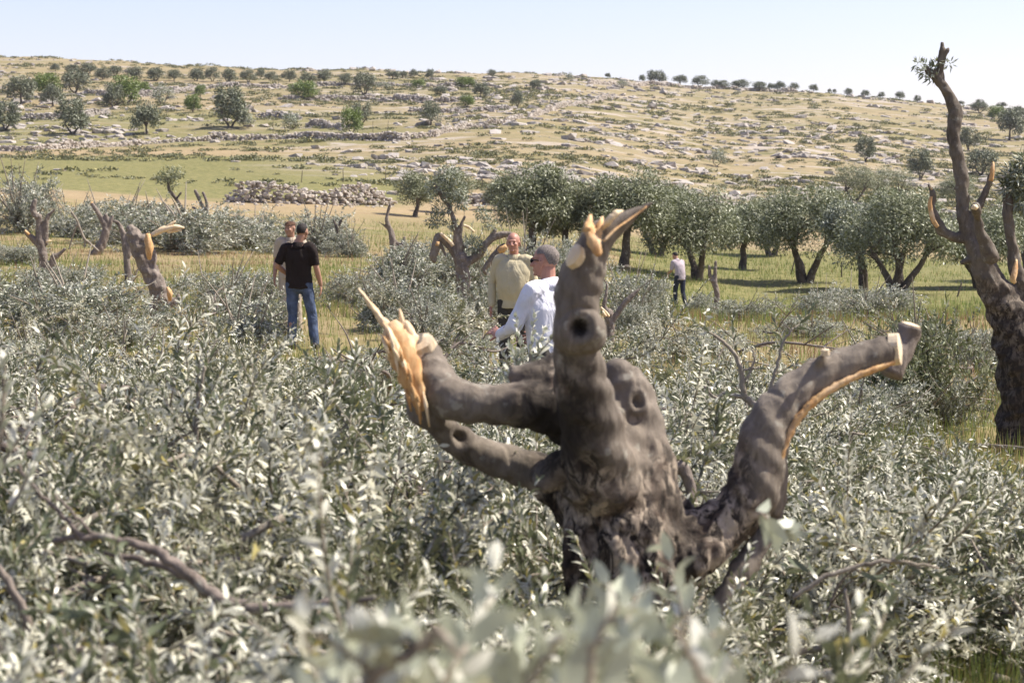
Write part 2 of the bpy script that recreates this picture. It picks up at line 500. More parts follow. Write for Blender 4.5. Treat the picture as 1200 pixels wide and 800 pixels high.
def zones(x, y):
    d = np.sqrt(x * x + y * y); a = np.arctan2(x, y); px = 600 + F * np.tan(np.clip(a, -1.2, 1.2))
    n = fbm(x * .06, y * .12, 21)
    g = sstep(120, 135, d) * (1 - sstep(185, 225, d)) * (1 - sstep(380, 560, px)) * 1.0
    g = np.maximum(g, .55 * sstep(205, 240, d) * (1 - sstep(300, 360, d)) * (1 - sstep(420, 560, px)))
    g = np.maximum(g, sstep(38, 50, d) * (1 - sstep(95, 125, d)) * sstep(650, 800, px) * (.8 + .35 * n))
    g = np.maximum(g, .45 * sstep(70, 95, d) * (1 - sstep(110, 130, d)) * sstep(330, 450, px))
    g = np.maximum(g, .42 * (1 - sstep(105, 135, d)))
    g = np.maximum(g, .3 * sstep(330, 420, d) * (1 - sstep(450, 700, px)))
    g = g * (.55 + .9 * n)
    r = .75 * (1 - sstep(60, 130, d)) + .25
    r = r * (1 - .6 * sstep(700, 850, px) * sstep(30, 50, d))
    k = sstep(225, 260, d) * (.35 + .65 * sstep(480, 620, px) + .3 * sstep(300, 380, d))
    k = np.maximum(k, sstep(150, 185, d) * (.9 * sstep(250, 420, px)))
    k = np.maximum(k, .6 * sstep(135, 170, d) * sstep(560, 700, px))
    return np.clip(g, 0, 1), np.clip(r, 0, 1), np.clip(k, 0, 1)

# ground sheet: fine rings and spokes in front, coarser behind, out to the horizon
ra = np.concatenate([[0.0], np.exp(np.linspace(math.log(.6), math.log(620), 620)), np.exp(np.linspace(math.log(640), math.log(3400), 30))])
aa = np.concatenate([np.linspace(-180, -22, 60)[:-1], np.linspace(-22, 22, 420), np.linspace(22, 180, 60)[1:-1]])
Rr, Aa = np.meshgrid(ra, np.radians(aa), indexing='ij')
X = Rr * np.sin(Aa); Y = Rr * np.cos(Aa); Z = ground(X, Y)
b = Buf()
nr_, na_ = X.shape
i = np.arange(nr_ - 1)[:, None] * na_; j = np.arange(na_)[None]; j2 = (j + 1) % na_
b.add(np.stack([X, Y, Z], -1).reshape(-1, 3), np.stack([i + j, i + na_ + j, i + na_ + j2, i + j2], -1)[1:].reshape(-1, 4),
      np.stack([np.zeros(na_, int), na_ + np.arange(na_), na_ + (np.arange(na_) + 1) % na_], 1))
me = b.mesh('ground', M['ground'])
g_, r_, k_ = zones(X.ravel(), Y.ravel())
at = me.attributes.new('zone', 'FLOAT_COLOR', 'POINT')
if len(me.vertices) == len(g_):
    at.data.foreach_set('color', np.stack([g_, r_, k_, np.ones_like(g_)], 1).astype(np.float32).ravel())
gnd = link('ground', me); tag(gnd, kind='structure')

# haze: thin dusty air over the whole place
HZ = 0.00010
import bmesh as _bm
bm = _bm.new(); _bm.ops.create_cube(bm, size=1.0)
for v_ in bm.verts:
    v_.co.x *= 8000; v_.co.y *= 8000; v_.co.z = (Z.min() - 1.0) if v_.co.z < 0 else 62.0
me = bpy.data.meshes.new('haze'); bm.to_mesh(me); bm.free()
hm = bpy.data.materials.new('haze'); hm.use_nodes = True; hn = hm.node_tree
for x_ in list(hn.nodes): hn.nodes.remove(x_)
pv = hn.nodes.new('ShaderNodeVolumePrincipled'); pv.inputs['Color'].default_value = (.86, .88, .95, 1)
pv.inputs['Density'].default_value = HZ; pv.inputs['Anisotropy'].default_value = .3
ho = hn.nodes.new('ShaderNodeOutputMaterial'); hn.links.new(pv.outputs[0], ho.inputs['Volume'])
me.materials.append(hm)
tag(link('haze', me), kind='stuff')
# ------------------------------------------------------------------ stone walls
def stone_wall(pts, hpx, size, label, seed, width=.9, mt='stone'):
    """pts: (px,row) of the wall foot in the photograph; hpx its height there"""
    rng = np.random.RandomState(seed)
    W = [hit(p[0], p[1], p[2] if len(p) > 2 else 90) for p in pts]
    base = W[0]; b = Buf()
    C = []; S = []
    for a, c in zip(W[:-1], W[1:]):
        Lg = np.linalg.norm(c[:2] - a[:2]); n = max(int(Lg / size * 2.4), 1)
        rows = None
        for k in range(n):
            t = (k + rng.rand()) / n
            p = a + (c - a) * t
            te = min(np.linalg.norm(p[:2] - W[0][:2]), np.linalg.norm(p[:2] - W[-1][:2])) / (hpx / F * p[1] * 1.2)
            h = hpx / F * p[1] * (.45 + 1.0 * vn(p[0] * .5, p[1] * .2, seed)) * min(1, .15 + te)
            m = max(int(h / (size * .55)), 1)
            for q in range(m + 1):
                off = (rng.rand() - .5) * width * (1.25 - .6 * q / (m + 1))
                x = p[0] + off * .3 + rng.randn() * .05; y = p[1] + off
                s = size * (.32 + .45 * rng.rand() ** 1.5)
                C.append([x, y, gz(x, y) + q * size * .52 + .05 * rng.rand()]); S.append(s)
        for k in range(int(n * .5)):   # fallen stones at the foot
            p = a + (c - a) * rng.rand(); y = p[1] - width * (.6 + 1.2 * rng.rand()); x = p[0]
            C.append([x, y, gz(x, y)]); S.append(size * (.2 + .35 * rng.rand()))
    C = np.array(C) - base; rocks(b, C, np.array(S), rng, flat=.72)
    o = link('stone_wall', b.mesh('stone_wall', M[mt], smooth=False), loc=base)
    tag(o, label, 'stone wall'); return o
stone_wall([(-30, 176), (40, 177), (100, 174), (160, 170), (250, 165), (330, 163), (420, 165), (470, 166), (510, 160), (545, 152), (590, 145)], 7.5, .42,
           'long dry stone wall of pale stones crossing the lower hillside behind the green terrace', 1)
stone_wall([(590, 145), (640, 133), (690, 122), (720, 116)], 5.5, .5, 'tumbled stone wall climbing diagonally up the bare hillside from the long wall', 2)
stone_wall([(268, 236), (300, 237), (350, 239), (400, 240), (462, 241)], 23, .32, 'wide tumbled dry stone wall of rusty pale stones above the felled olives', 3, 1.8)
stone_wall([(540, 238), (575, 240), (620, 242), (650, 243)], 17, .42, 'low tumbled stone wall glimpsed beyond the leafy olives in the middle of the field', 4, 1.6)
stone_wall([(22, 141), (60, 140), (95, 138), (128, 133)], 8, .5, 'short grey terrace wall behind the olives at the far left edge', 5, .9, 'stone_grey')
stone_wall([(95, 112), (140, 114), (175, 113), (230, 108)], 6, .6, 'thin grey terrace wall behind the wide dark olives high on the hill', 6, .9, 'stone_grey')
stone_wall([(330, 118), (380, 117), (440, 118), (500, 120), (560, 118)], 6, .6, 'long grey terrace wall running along the middle of the upper hill', 7, .9, 'stone_grey')
stone_wall([(150, 106), (250, 103), (350, 101), (450, 101), (560, 100)], 4, .6, 'thin terrace wall just under the long row of small olives', 8, .9, 'stone_grey')
stone_wall([(300, 137), (330, 138), (352, 141)], 6, .5, 'short grey wall stub beside the small olive on the tan terrace', 9, .9, 'stone_grey')
stone_wall([(360, 148), (385, 151), (402, 153)], 8, .45, 'short heap-like wall left of the bright green tree above the long wall', 10, 1.2, 'stone_grey')
stone_wall([(690, 99, 300), (760, 99, 300), (850, 103, 300), (935, 108, 300)], 4, .7, 'pale stone wall along the skyline under the ridge olives', 11, .9, 'stone')
stone_wall([(480, 130), (520, 132), (600, 128)], 5, .5, 'broken grey terrace wall below the light green shrub on the middle hill', 12, 1.2, 'stone_grey')

# ------------------------------------------------------------------ hill rocks and scrub (uncountable)
def scatter(n, seed, dens, x0=-26, x1=26, d0=150, d1=565):
    rng = np.random.RandomState(seed)
    d = np.exp(rng.uniform(math.log(d0), math.log(d1), n)); a = rng.uniform(-.285, .285, n)
    x = a * d; k = dens(x, d)
    s = rng.rand(n) < k
    return x[s], d[s], rng
def strata(x, y):
    g, r, k = zones(x, y)
    line = fbm(x * .02 + 3, y * .16 + .05 * x, 31, 3)
    patch = fbm(x * .04, y * .05, 33, 3)
    return k * (.05 + 2.4 * sstep(.5, .62, line) * sstep(.38, .58, patch))
x, y, rng = scatter(24000, 41, strata)
S = (.12 + .75 * rng.rand(len(x)) ** 3) * (.7 + y / 420)
b = Buf(); rocks(b, np.stack([x, y, ground(x, y) - .02], 1), S, rng, flat=.42)
tag(link('rubble', b.mesh('rubble', M['stone_grey'], smooth=False)), 'scattered grey limestone rubble and outcrops over the dry hillside', 'rubble', kind='stuff')
def sdens(x, y):
    g, r, k = zones(x, y)
    p = fbm(x * .05, y * .11, 51, 4)
    return (.05 + .95 * sstep(.46, .60, p)) * (.55 + .75 * sstep(.4, .6, fbm(x * .018, y * .03, 57))) * np.clip(k + .4, 0, 1) * (1 - .3 * g)
x, y, rng = scatter(21000, 52, sdens, d0=135)
def tufts(x, y, rng, rad, per, L, W, flat=.55, name=None, mt=None, label=None, cat=None):
    n = len(x)
    r = rad[:, None] * rng.rand(n, per) ** .45
    th = rng.rand(n, per) * 6.283; ph = np.arccos(rng.rand(n, per))
    ox = r * np.sin(ph) * np.cos(th); oy = r * np.sin(ph) * np.sin(th); oz = r * np.cos(ph) * flat
    gzv = ground(x, y)[:, None]
    p = np.stack([x[:, None] + ox, y[:, None] + oy, gzv + oz], -1).reshape(-1, 3)
    d = rng.randn(n * per, 3); d[:, 2] = np.abs(d[:, 2]) * .8
    nn = rng.randn(n * per, 3); nn[:, 2] += 1
    sc_ = np.repeat(rad, per) / rad.mean()
    b = Buf(); leaves(b, p, d, nn, L * sc_, W * sc_, lod=0)
    o = link(name, b.mesh(name, M[mt])); tag(o, label, cat, kind='stuff'); return o
rad = (.35 + .55 * rng.rand(len(x)) ** 2) * (.75 + y / 500)
tufts(x, y, rng, rad, 60, .22, .13, .32, 'scrub', 'leaf_scrub', 'low brown green scrub dotted over the stony hillside', 'scrub')

# ------------------------------------------------------------------ grass
def grass(n, seed, dens, h, wd, name, mt, label, d0, d1, lean=.35, amax=.285, h_pow=1.0):
    rng = np.random.RandomState(seed)
    d = np.exp(rng.uniform(math.log(d0), math.log(d1), n)); x = rng.uniform(-amax, amax, n) * d
    k = rng.rand(n) < dens(x, d); x = x[k]; d = d[k]; n = len(x)
    z = ground(x, d)
    hh = h * (.4 + .9 * rng.rand(n)) ; ww = wd * (d / 20) ** .6
    p = np.stack([x, d, z - .02], 1)
    a = rng.rand(n) * 6.283; l = lean * rng.rand(n)
    tip = p + np.stack([np.cos(a) * l * hh, np.sin(a) * l * hh, hh], 1)
    a2 = rng.rand(n) * 3.14; s = np.stack([np.cos(a2), np.sin(a2) * .4, 0 * a2], 1) * ww[:, None]
    V = np.stack([p - s, p + s, tip], 1)
    b = Buf(); b.add(V.reshape(-1, 3), None, np.arange(n * 3).reshape(n, 3))
    tag(link(name, b.mesh(name, M[mt])), label, 'grass', kind='stuff')
def gd_dry(x, y): return (1 - .95 * zones(x, y)[0]) ** 1.5 * (.15 + .85 * sstep(.42, .6, fbm(x * .35, y * .3, 61)))
def gd_grn(x, y): return sstep(.1, .6, zones(x, y)[0]) * (.2 + .8 * sstep(.4, .6, fbm(x * .3, y * .2, 62)))
def gd_red(x, y): return (1 - .9 * zones(x, y)[0]) * sstep(.5, .62, fbm(x * .22, y * .2, 63))
grass(240000, 71, gd_dry, .22, .0045, 'dry_grass', 'grass_dry', 'straw coloured dry grass growing across the olive field', 5, 112)
grass(240000, 72, gd_grn, .26, .0055, 'green_grass', 'grass_green', 'fresh green grass in the sunlit part of the field', 5, 112)
grass(90000, 73, gd_red, .22, .006, 'rusty_weeds', 'grass_red', 'rust coloured dry weeds on the red soil between the heaps', 5, 100)
# pale flat stones in the terrace
def boulder(px, row, wpx, label, flat=.35, seed=0):
    p = hit(px, row, 90); s = wpx / 2 / F * p[1]
    rng = np.random.RandomState(seed); v, f = ICO2
    V = v * (1 + .3 * (rng.rand(len(v), 1) - .5)); V = np.clip(V, -.75, .75) / .75 * [s, s * .8, s * flat]
    b = Buf(); b.add(V, None, f)
    tag(link('boulder', b.mesh('boulder', M['stone'], False), loc=p), label, 'boulder')
boulder(70, 200, 15, 'flat pale boulder lying on the bright green terrace', .3, 1)
boulder(276, 190, 11, 'small flat white boulder on the green terrace above the wide stone wall', .3, 2)
boulder(460, 228, 14, 'rounded pale boulder at the right end of the wide tumbled wall', .6, 3)

# ------------------------------------------------------------------ living olive trees
def crown_leaves(b, blobs, n, L, W, rng, mt=0, droop=.25, lod=0):
    blobs = np.asarray(blobs, float); vol = blobs[:, 3] ** 2; k = rng.choice(len(blobs), n, p=vol / vol.sum())
    u = norm(rng.randn(n, 3)); rr = rng.rand(n) ** .42
    lump = 1 + .35 * (vn(u[:, 0] * 3 + k * 7.1, u[:, 2] * 3 + u[:, 1] * 2, 5) - .5)
    p = blobs[k, :3] + u * (rr * blobs[k, 3] * lump)[:, None] * [1, 1, .8]
    d = u * .7 + rng.randn(n, 3) * .6; d[:, 2] -= droop
    nn = rng.randn(n, 3) * .5 + u * .5; nn[:, 2] += .9
    leaves(b, p, d, nn, L * (.6 + .8 * rng.rand(n)), W * (.7 + .6 * rng.rand(n)), mt, lod)
def olive(seed, wd, ht, n, L, W, stems=3, lean=0.0, low=.28, trunk_r=.16, leafm='leaf_tree', barkm='bark_dark', dense=26, spread=.30, asym=0.0):
    """returns (trunk mesh, crown mesh), base at origin"""
    rng = np.random.RandomState(seed)
    tb = Buf(); blobs = []
    rw = wd / 2
    th = ht * low
    for s in range(stems):
        a = 6.283 * s / stems + rng.rand() * .9 + seed
        r0 = trunk_r * (1.0 if stems == 1 else .72)
        bx = 0 if stems == 1 else math.cos(a) * trunk_r * .55; by = 0 if stems == 1 else math.sin(a) * trunk_r * .55
        ex = math.cos(a) * rw * spread * 1.6 + lean * ht * .4; ey = math.sin(a) * rw * spread * 1.4
        if stems == 1: ex = lean * ht * .4; ey = 0
        pts = [[bx, by, -.15], [bx * 1.2 + ex * .2, by * 1.2 + ey * .2, th * .5], [bx + ex * .55 + rng.randn() * .06, by + ey * .55, th * 1.05], [ex, ey, th * 1.6 + .15 * ht * rng.rand()]]
        q, r = smoothpath(pts, [r0 * 1.25, r0 * .9, r0 * .7, r0 * .5], 4)
        tube(tb, q, r, 8, wob=.15)
        for k in range(4 if stems > 1 else 7):
            a2 = a + (rng.rand() - .5) * 2.6 if stems > 1 else 6.283 * k / 7 + rng.rand()
            rad_ = rw * (.45 + .45 * rng.rand())
            tip = np.array([math.cos(a2) * rad_ + lean * ht * .5 + asym * rw, math.sin(a2) * rad_, ht * (low + .16 + .38 * rng.rand())])
            st = q[-1 - rng.randint(0, 4)]; md = (st + tip) / 2 + [0, 0, .05 * ht] + rng.randn(3) * .06 * wd * .3
            q2, r2 = smoothpath([st, md, tip], [r0 * .45, r0 * .28, r0 * .1], 3); tube(tb, q2, r2, 5)
            blobs.append([*tip, rw * (.32 + .16 * rng.rand())])
    for k in range(dense):
        a = rng.rand() * 6.283; e = rng.rand() ** .7; rr = rw * (.35 + .5 * rng.rand()) * math.sqrt(max(1 - (e - .25) ** 2 * 1.2, .1))
        z = ht * (low + .08 + (.80 - low) * e)
        blobs.append([math.cos(a) * rr + lean * ht * .5 + asym * rw * rng.rand(), math.sin(a) * rr, z, rw * (.22 + .18 * rng.rand())])
    cb = Buf(); crown_leaves(cb, blobs, n, L, W, rng)
    return tb.mesh('trunk', M[barkm]), cb.mesh('crown', M[leafm])
def plant_tree(name, meshes, loc, label, cat, group=None, rz_=0.0, s=(1, 1, 1), names=('trunk', 'crown')):
    t = empty(name, loc, rz_); t.scale = s
    tag(t, label, cat, group)
    for nm, me_ in zip(names, meshes): link(nm, me_, t)
    return t
# the grove of standing olives: trunk px, base row, crown width px, top row, stems, lean, label
GROVE = [
 (622, 304, 96, 200, 1, .1, 'tall dark olive at the left end of the standing grove, above the men', 11),
 (664, 306, 86, 212, 1, 0, 'dark olive hidden behind the tall splintered limb of the broken trunk', 12),
 (732, 318, 112, 206, 1, .05, 'broad dark olive just right of the tall splintered limb tip', 13),
 (818, 328, 122, 223, 2, -.05, 'round dark olive with forked trunk to the right of the far walker', 14),
 (870, 316, 72, 234, 1, .18, 'small olive with one leaning curved trunk between two forked olives', 15),
 (944, 331, 122, 226, 3, .02, 'olive with three slim splayed stems in the middle of the green field', 16),
 (1013, 340, 88, 232, 2, -.12, 'silver green olive with a bent trunk, touching the many-stemmed one', 17),
 (1052, 345, 124, 236, 4, .03, 'many-stemmed olive at the near right of the standing grove', 18),
 (1150, 338, 100, 236, 3, .05, 'dark olive standing right behind the limbs of the lopped tree', 19),
 (1205, 330, 90, 225, 2, 0, 'olive cut by the right edge of the photo behind the lopped tree', 20),
 (1000, 238, 54, 192, 2, 0, 'dark olive behind the grove, left one of a touching pair', 21),
 (1042, 238, 58, 191, 2, 0, 'dark olive behind the grove, right one of a pair', 22),
 (1122, 240, 46, 203, 2, .05, 'olive behind the grove, seen between the bare limbs of the lopped tree', 23),
 (770, 300, 90, 215, 2, 0, 'olive crown filling the gap behind the broad and the round dark olives', 24),
 (905, 300, 80, 238, 2, 0, 'pale far olive filling the gap behind the leaning-trunk olive', 25),
 (487, 254, 44, 196, 1, .06, 'slim olive with one trunk at the right end of the wide tumbled wall', 26),
 (527, 250, 48, 200, 1, 0, 'olive standing behind the upright leafy branch of the central lopped tree', 27),
 (586, 247, 40, 214, 1, .05, 'small olive in front of the low tumbled wall mid field', 28),
]
for px, row, wpx, top, st, ln, lab, sd in GROVE:
    p = hit(px, row, 60); s = F / p[1]; wd = wpx / s; ht = (row - top) / s * 1.04
    near_ = p[1] < 110; vr = [1.0, .90, 1.06, .96, 1.1, .93, 1.0][sd % 7]; ht *= vr
    ms = olive(sd, wd * 1.08, ht, 19000 if near_ else 8000, .15, .045, st, ln, [.30, .33, .24, .31][sd % 4] if near_ else .20, .05 * wd ** .6 * 1.9, 'leaf_silver' if sd in (17,) else 'leaf_tree', 'bark_dark', 30 if near_ else 22)
    plant_tree('olive_tree', ms, p, lab, 'olive tree', 'standing olive trees of the grove' )
# hill trees: prototypes, then copies
HP = [olive(100 + k, 4.2, 3.7, 2600, .34, .13, 1 + k % 3, (k % 3 - 1) * .06, .16 + .05 * (k % 2), .17, 'leaf_hill', 'bark_dark', 24) for k in range(5)]
HB = [olive(120 + k, 4.2, 3.7, 2600, .34, .14, 2, 0, .12, .14, 'leaf_bright', 'bark_dark', 24) for k in range(2)]
HS = [olive(130 + k, 4.2, 3.2, 1300, .30, .11, 2, 0, .10, .12, 'leaf_silver', 'bark_mid', 16) for k in range(2)]
HILL = [
 (6, 153, 44, 33, 'd', 'dark round olive cut by the left edge above the long stone wall'),
 (25, 122, 40, 32, 'd', 'wide dark green olive with several stems, near the left edge of the upper terrace'),
 (55, 112, 36, 26, 'b', 'brighter green tree behind the wide dark olive at upper left'),
 (62, 124, 26, 24, 'd', 'small dark olive in front of the brighter green tree at upper left'),
 (88, 110, 36, 26, 'd', 'wide dark olive in front of the grey rocks at upper left'),
 (85, 158, 46, 42, 'd', 'big grey green olive with forked stems just behind the left of the long wall'),
 (133, 125, 30, 25, 'd', 'small round dark olive on a forked stem in the middle of the left terrace'),
 (147, 123, 38, 34, 'b', 'lighter green tree touching the small round dark olive on the left terrace'),
 (165, 112, 24, 16, 'b', 'low light green shrub between the upper terrace trees'),
 (172, 157, 38, 35, 'd', 'round dark olive on a straight trunk behind the middle left of the long wall'),
 (190, 124, 30, 28, 's', 'half bare greyish tree on the left upper terrace'),
 (226, 132, 22, 21, 'b', 'small pale green young tree on the tan terrace'),
 (235, 114, 14, 14, 'b', 'tiny bright green bush behind the pale green young tree'),
 (270, 149, 48, 46, 'd', 'large dark leaning olive with a thick trunk, biggest on the left hillside'),
 (290, 150, 22, 18, 's', 'small grey bush against the right side of the large dark leaning olive'),
 (358, 118, 34, 22, 'b', 'bright green wide low tree on the upper middle terrace'),
 (343, 152, 28, 24, 's', 'sparse grey green small olive just above the long wall'),
 (412, 157, 27, 30, 'b', 'bright green round tree standing behind the long wall'),
 (423, 147, 32, 24, 'd', 'darker olive directly behind the bright green round tree'),
 (427, 112, 30, 26, 'd', 'dark olive on a stout trunk on the upper middle terrace'),
 (405, 101, 17, 14, 'd', 'small olive on the upper hill left of the stout dark olive'),
 (450, 106, 16, 12, 's', 'small grey bush right of the stout dark olive'),
 (505, 147, 27, 27, 'd', 'compact dark olive casting a shadow on the tan slope'),
 (547, 126, 20, 14, 'b', 'small light green bush on the stony middle slope'),
 (563, 116, 24, 19, 'd', 'dark grey olive on the stony middle slope'),
 (516, 112, 18, 11, 'd', 'low dark olive bush on the stony slope below the upper row'),
 (545, 103, 26, 12, 'b', 'pale green bush high on the stony slope'),
 (490, 104, 18, 10, 'b', 'small pale bush on the stony slope under the upper row'),
 (606, 126, 17, 18, 'd', 'small dark olive beside the wall that climbs the slope'),
 (628, 105, 16, 11, 'd', 'small dark olive above the climbing wall'),
 (668, 96, 9, 12, 's', 'thin pale young tree near the ridge'),
 (730, 104, 16, 12, 's', 'thin bare grey bush under the ridge wall'),
 (840, 195, 24, 25, 's', 'sparse pale olive on the tan slope above the grove'),
 (712, 92, 8, 6, 'd', 'tiny dark bush beside the ridge wall'),
 (1014, 189, 28, 28, 'd', 'dark olive with a leaning trunk on the tan slope left of the lopped tree'),
 (1079, 209, 32, 33, 'd', 'dark olive on the slope just left of the tall bare limb'),
 (1135, 176, 27, 26, 'd', 'dark rounded bush just right of the tall bare limb'),
 (1183, 165, 38, 37, 'd', 'wide dark olive on the slope at the right edge'),
 (1167, 141, 22, 17, 'b', 'vivid green bush near the ridge at the right'),
 (1150, 206, 38, 30, 'd', 'olive behind the curved cut limb of the lopped tree'),
 (1148, 133, 22, 12, 'd', 'dull olive bush left of the vivid green bush'),
 (1190, 140, 26, 14, 'd', 'dull olive bush right of the vivid green bush'),
]
UP = [(65, 84, 11, 9), (85, 87, 17, 11), (102, 89, 23, 14), (121, 94, 21, 13), (135, 89, 18, 11), (157, 93, 23, 14), (183, 95, 22, 15), (204, 95, 18, 13), (230, 96, 20, 15),
      (249, 96, 18, 16), (268, 98, 20, 16), (291, 96, 20, 13), (305, 93, 12, 12), (318, 97, 16, 12), (339, 96, 19, 13), (360, 99, 22, 13), (380, 98, 21, 15), (460, 93, 19, 9), (472, 92, 12, 8),
      (485, 92, 11, 10), (504, 93, 12, 11), (576, 91, 11, 9)]
SKY = [(752, 97, 9, 9), (769, 97, 28, 14), (797, 98, 18, 11), (821, 98, 20, 13), (838, 99, 10, 9), (847, 99, 16, 9), (868, 101, 24, 11), (890, 101, 18, 10), (904, 103, 11, 8), (914, 103, 14, 11),
       (930, 105, 13, 9), (953, 108, 12, 9), (972, 108, 5, 5), (978, 108, 5, 5), (994, 111, 11, 9), (1014, 112, 11, 8), (1033, 114, 9, 7), (1054, 115, 13, 10), (1075, 116, 9, 8), (1126, 118, 10, 5), (1148, 119, 12, 8), (1174, 121, 13, 6)]
rng = np.random.RandomState(7)
ords = ['first', 'second', 'third', 'fourth', 'fifth', 'sixth', 'seventh', 'eighth', 'ninth', 'tenth', 'eleventh', 'twelfth', 'thirteenth', 'fourteenth', 'fifteenth', 'sixteenth',
        'seventeenth', 'eighteenth', 'nineteenth', 'twentieth', 'twenty-first', 'twenty-second']
def hill_tree(px, row, wpx, hpx, kind, lab, grp, dmin=120):
    p = hit(px, row, dmin); s = F / p[1]
    protos = {'d': HP, 'b': HB, 's': HS}[kind]; ms = protos[rng.randint(len(protos))]
    t = plant_tree('olive_tree' if kind != 'b' else 'green_tree', ms, p, lab, 'olive tree' if kind != 'b' else 'tree', grp, rng.rand() * 6.283)
    a = wpx / s / 4.3; t.scale = (a, a, hpx / s / 3.5)
for e in HILL: hill_tree(*e[:4], e[4], e[5], 'trees dotted over the far hillside')
for k, e in enumerate(UP): hill_tree(*e, 'd', 'small dark olive, %s from the left in the long upper terrace row' % ords[k], 'row of small olives on the upper terrace', 200)
for k, e in enumerate(SKY): hill_tree(*e, 'd', 'tiny olive against the sky, %s from the left along the ridge' % ords[k], 'olives along the skyline', 300)
# small half-cut leafy olive above the felled crowns on the left
# ------------------------------------------------------------------ fence posts
def post(px, row, hpx, lean, lab, dmin=40, r=.035):
    p = hit(px, row, dmin); h = hpx / F * p[1]; b = Buf()
    q, rr = smoothpath([[0, 0, -.1], [lean * h * .5 + .01, 0, h * .5], [lean * h, .02, h]], [r, r * .9, r * .8], 4)
    tube(b, q, rr, 6)
    tag(link('fence_post', b.mesh('fence_post', M['bark_dark']), loc=p), lab, 'post', 'thin posts standing in the fields')
for e in [(1121, 348, 17, .35, 'dark leaning post alone in the green grass left of the lopped tree'), (353, 214, 14, .1, 'thin post above the left part of the wide tumbled wall', 90),
          (402, 214, 15, 0, 'thin post above the middle of the wide tumbled wall', 90), (452, 215, 16, 0, 'thin post above the right part of the wide tumbled wall', 90),
          (565, 221, 15, 0, 'thin post above the low wall mid field', 90), (320, 156, 16, 0, 'thin post left of the sparse olive above the long wall', 120),
          (437, 157, 15, 0, 'thin post right of the bright green round tree', 120), (454, 154, 12, .1, 'shorter second post right of the bright green round tree', 120),
          (859, 220, 14, 0, 'thin post on the tan slope above the grove', 120), (886, 232, 16, 0, 'paler post on the tan slope above the leaning-trunk olive', 120),
          (873, 222, 10, .25, 'short tilted post on the tan slope above the grove', 120), (926, 322, 20, .3, 'thin slanting post beside the three-stemmed olive'),
          (986, 325, 18, 0, 'thin upright post right of the three-stemmed olive')]:
    post(*e)
# ------------------------------------------------------------------ lopped trunks
def chain3(ch, d, base):
    """ch: list of (px,row,rpx[,dd]) -> world points relative to base, radii"""
    pts = []; rad = []
    for c in ch:
        dd = d + (c[3] if len(c) > 3 else 0)
        pts.append(P(c[0], c[1], dd) - base); rad.append(c[2] * dd / F)
    return np.array(pts), np.array(rad)
def lopped(name, label, base_px, d, chains, torn=(), pale=(), px_vox=1.0, barkm='bark_mid', cat='olive stump', group=None, amp=.02, dark_below=None):
    base = G(base_px, d)
    t = empty(name, base); tag(t, label, cat, group)
    b = Buf()
    for ch in chains:
        p, r = chain3(ch, d, base); q, rr = smoothpath(p, r, 5)
        tube(b, q, np.maximum(rr, px_vox * d / F * .8), 10, rnd=True, wob=.12)
    me = remeshed(b, px_vox * d / F, 2)
    displace(me, lambda co, n: amp * n3(co, 5, 3.3, (1, 1, .5)) + amp * .4 * n3(co, 17, 1.1))
    link('trunk', setmats(me, M[barkm]), t)
    for lst, mt, nm in ((torn, 'torn', 'torn_wood'), (pale, 'torn_pale', 'splintered_end')):
        for ch in lst:
            p, r = chain3(ch, d, base); q, rr = smoothpath(p, r, 3); b = Buf()
            tube(b, q, rr * .85, 8, asp=1.0, wob=.15); link(nm, b.mesh(nm, M[mt], True), t)
    return t, base
GL = 'lopped olive trunks across the field'
lopped('lopped_olive', 'upright lopped olive stump with several torn stubs at the far left of the field', 51, 52,
       [[(52, 345, 7), (51, 305, 5.5), (48, 287, 5.5), (46, 270, 4.5), (46, 254, 4)], [(49, 290, 5), (40, 281, 4), (31, 273, 2.4)],
        [(46, 256, 4), (40, 250, 4), (39, 242, 4), (41, 235, 2.5)], [(54, 285, 3.5), (54, 262, 3), (58, 252, 2.6), (65, 245, 1.5)], [(61, 335, 4), (62, 303, 3.4), (67, 300, 3), (76, 292, 2.2)]],
       torn=[[(29, 270, 1.6, -.2), (34, 275, 2, -.2)]], pale=[[(54, 283, 1.5, -.25), (60, 282, .8, -.25)]], group=GL)
lopped('lopped_olive', 'slim forked cut olive with a dark foot, second from the left', 117, 74,
       [[(112, 298, 6.5), (117, 290, 6), (121, 282, 5), (124, 270, 4.5), (122, 262, 4), (117, 253, 3), (108, 239, 2.6)], [(124, 272, 4), (127, 262, 2.6), (124, 252, 2.2)], [(125, 272, 3.4), (129, 262, 2.8), (132, 253, 1.6)]],
       torn=[[(107, 237, 2), (110, 243, 2.2)]], group=GL)
lopped('dead_branch', 'thin bent bare branch leaning between the two left stumps', 112, 72,
       [[(115, 294, 1.5), (104, 284, 1.4), (99, 280, 1.6), (93, 266, 1.5), (90, 258, 1.4), (84, 249, 1.5)], [(91, 262, 1.1), (85, 278, 1.1), (81, 292, 1)], [(99, 280, 1), (99, 290, .9)]],
       barkm='twig', cat='branch', amp=.004, px_vox=.6)
lopped('lopped_olive', 'twisted small lopped olive just left of the tall torn log', 149, 46,
       [[(150, 330, 5), (149, 310, 4), (147, 290, 4), (143, 270, 3.3), (138, 261, 2.6), (133, 259, 2)], [(150, 300, 4), (152, 287, 4), (151, 276, 3.4), (153, 270, 2)]], group=GL)
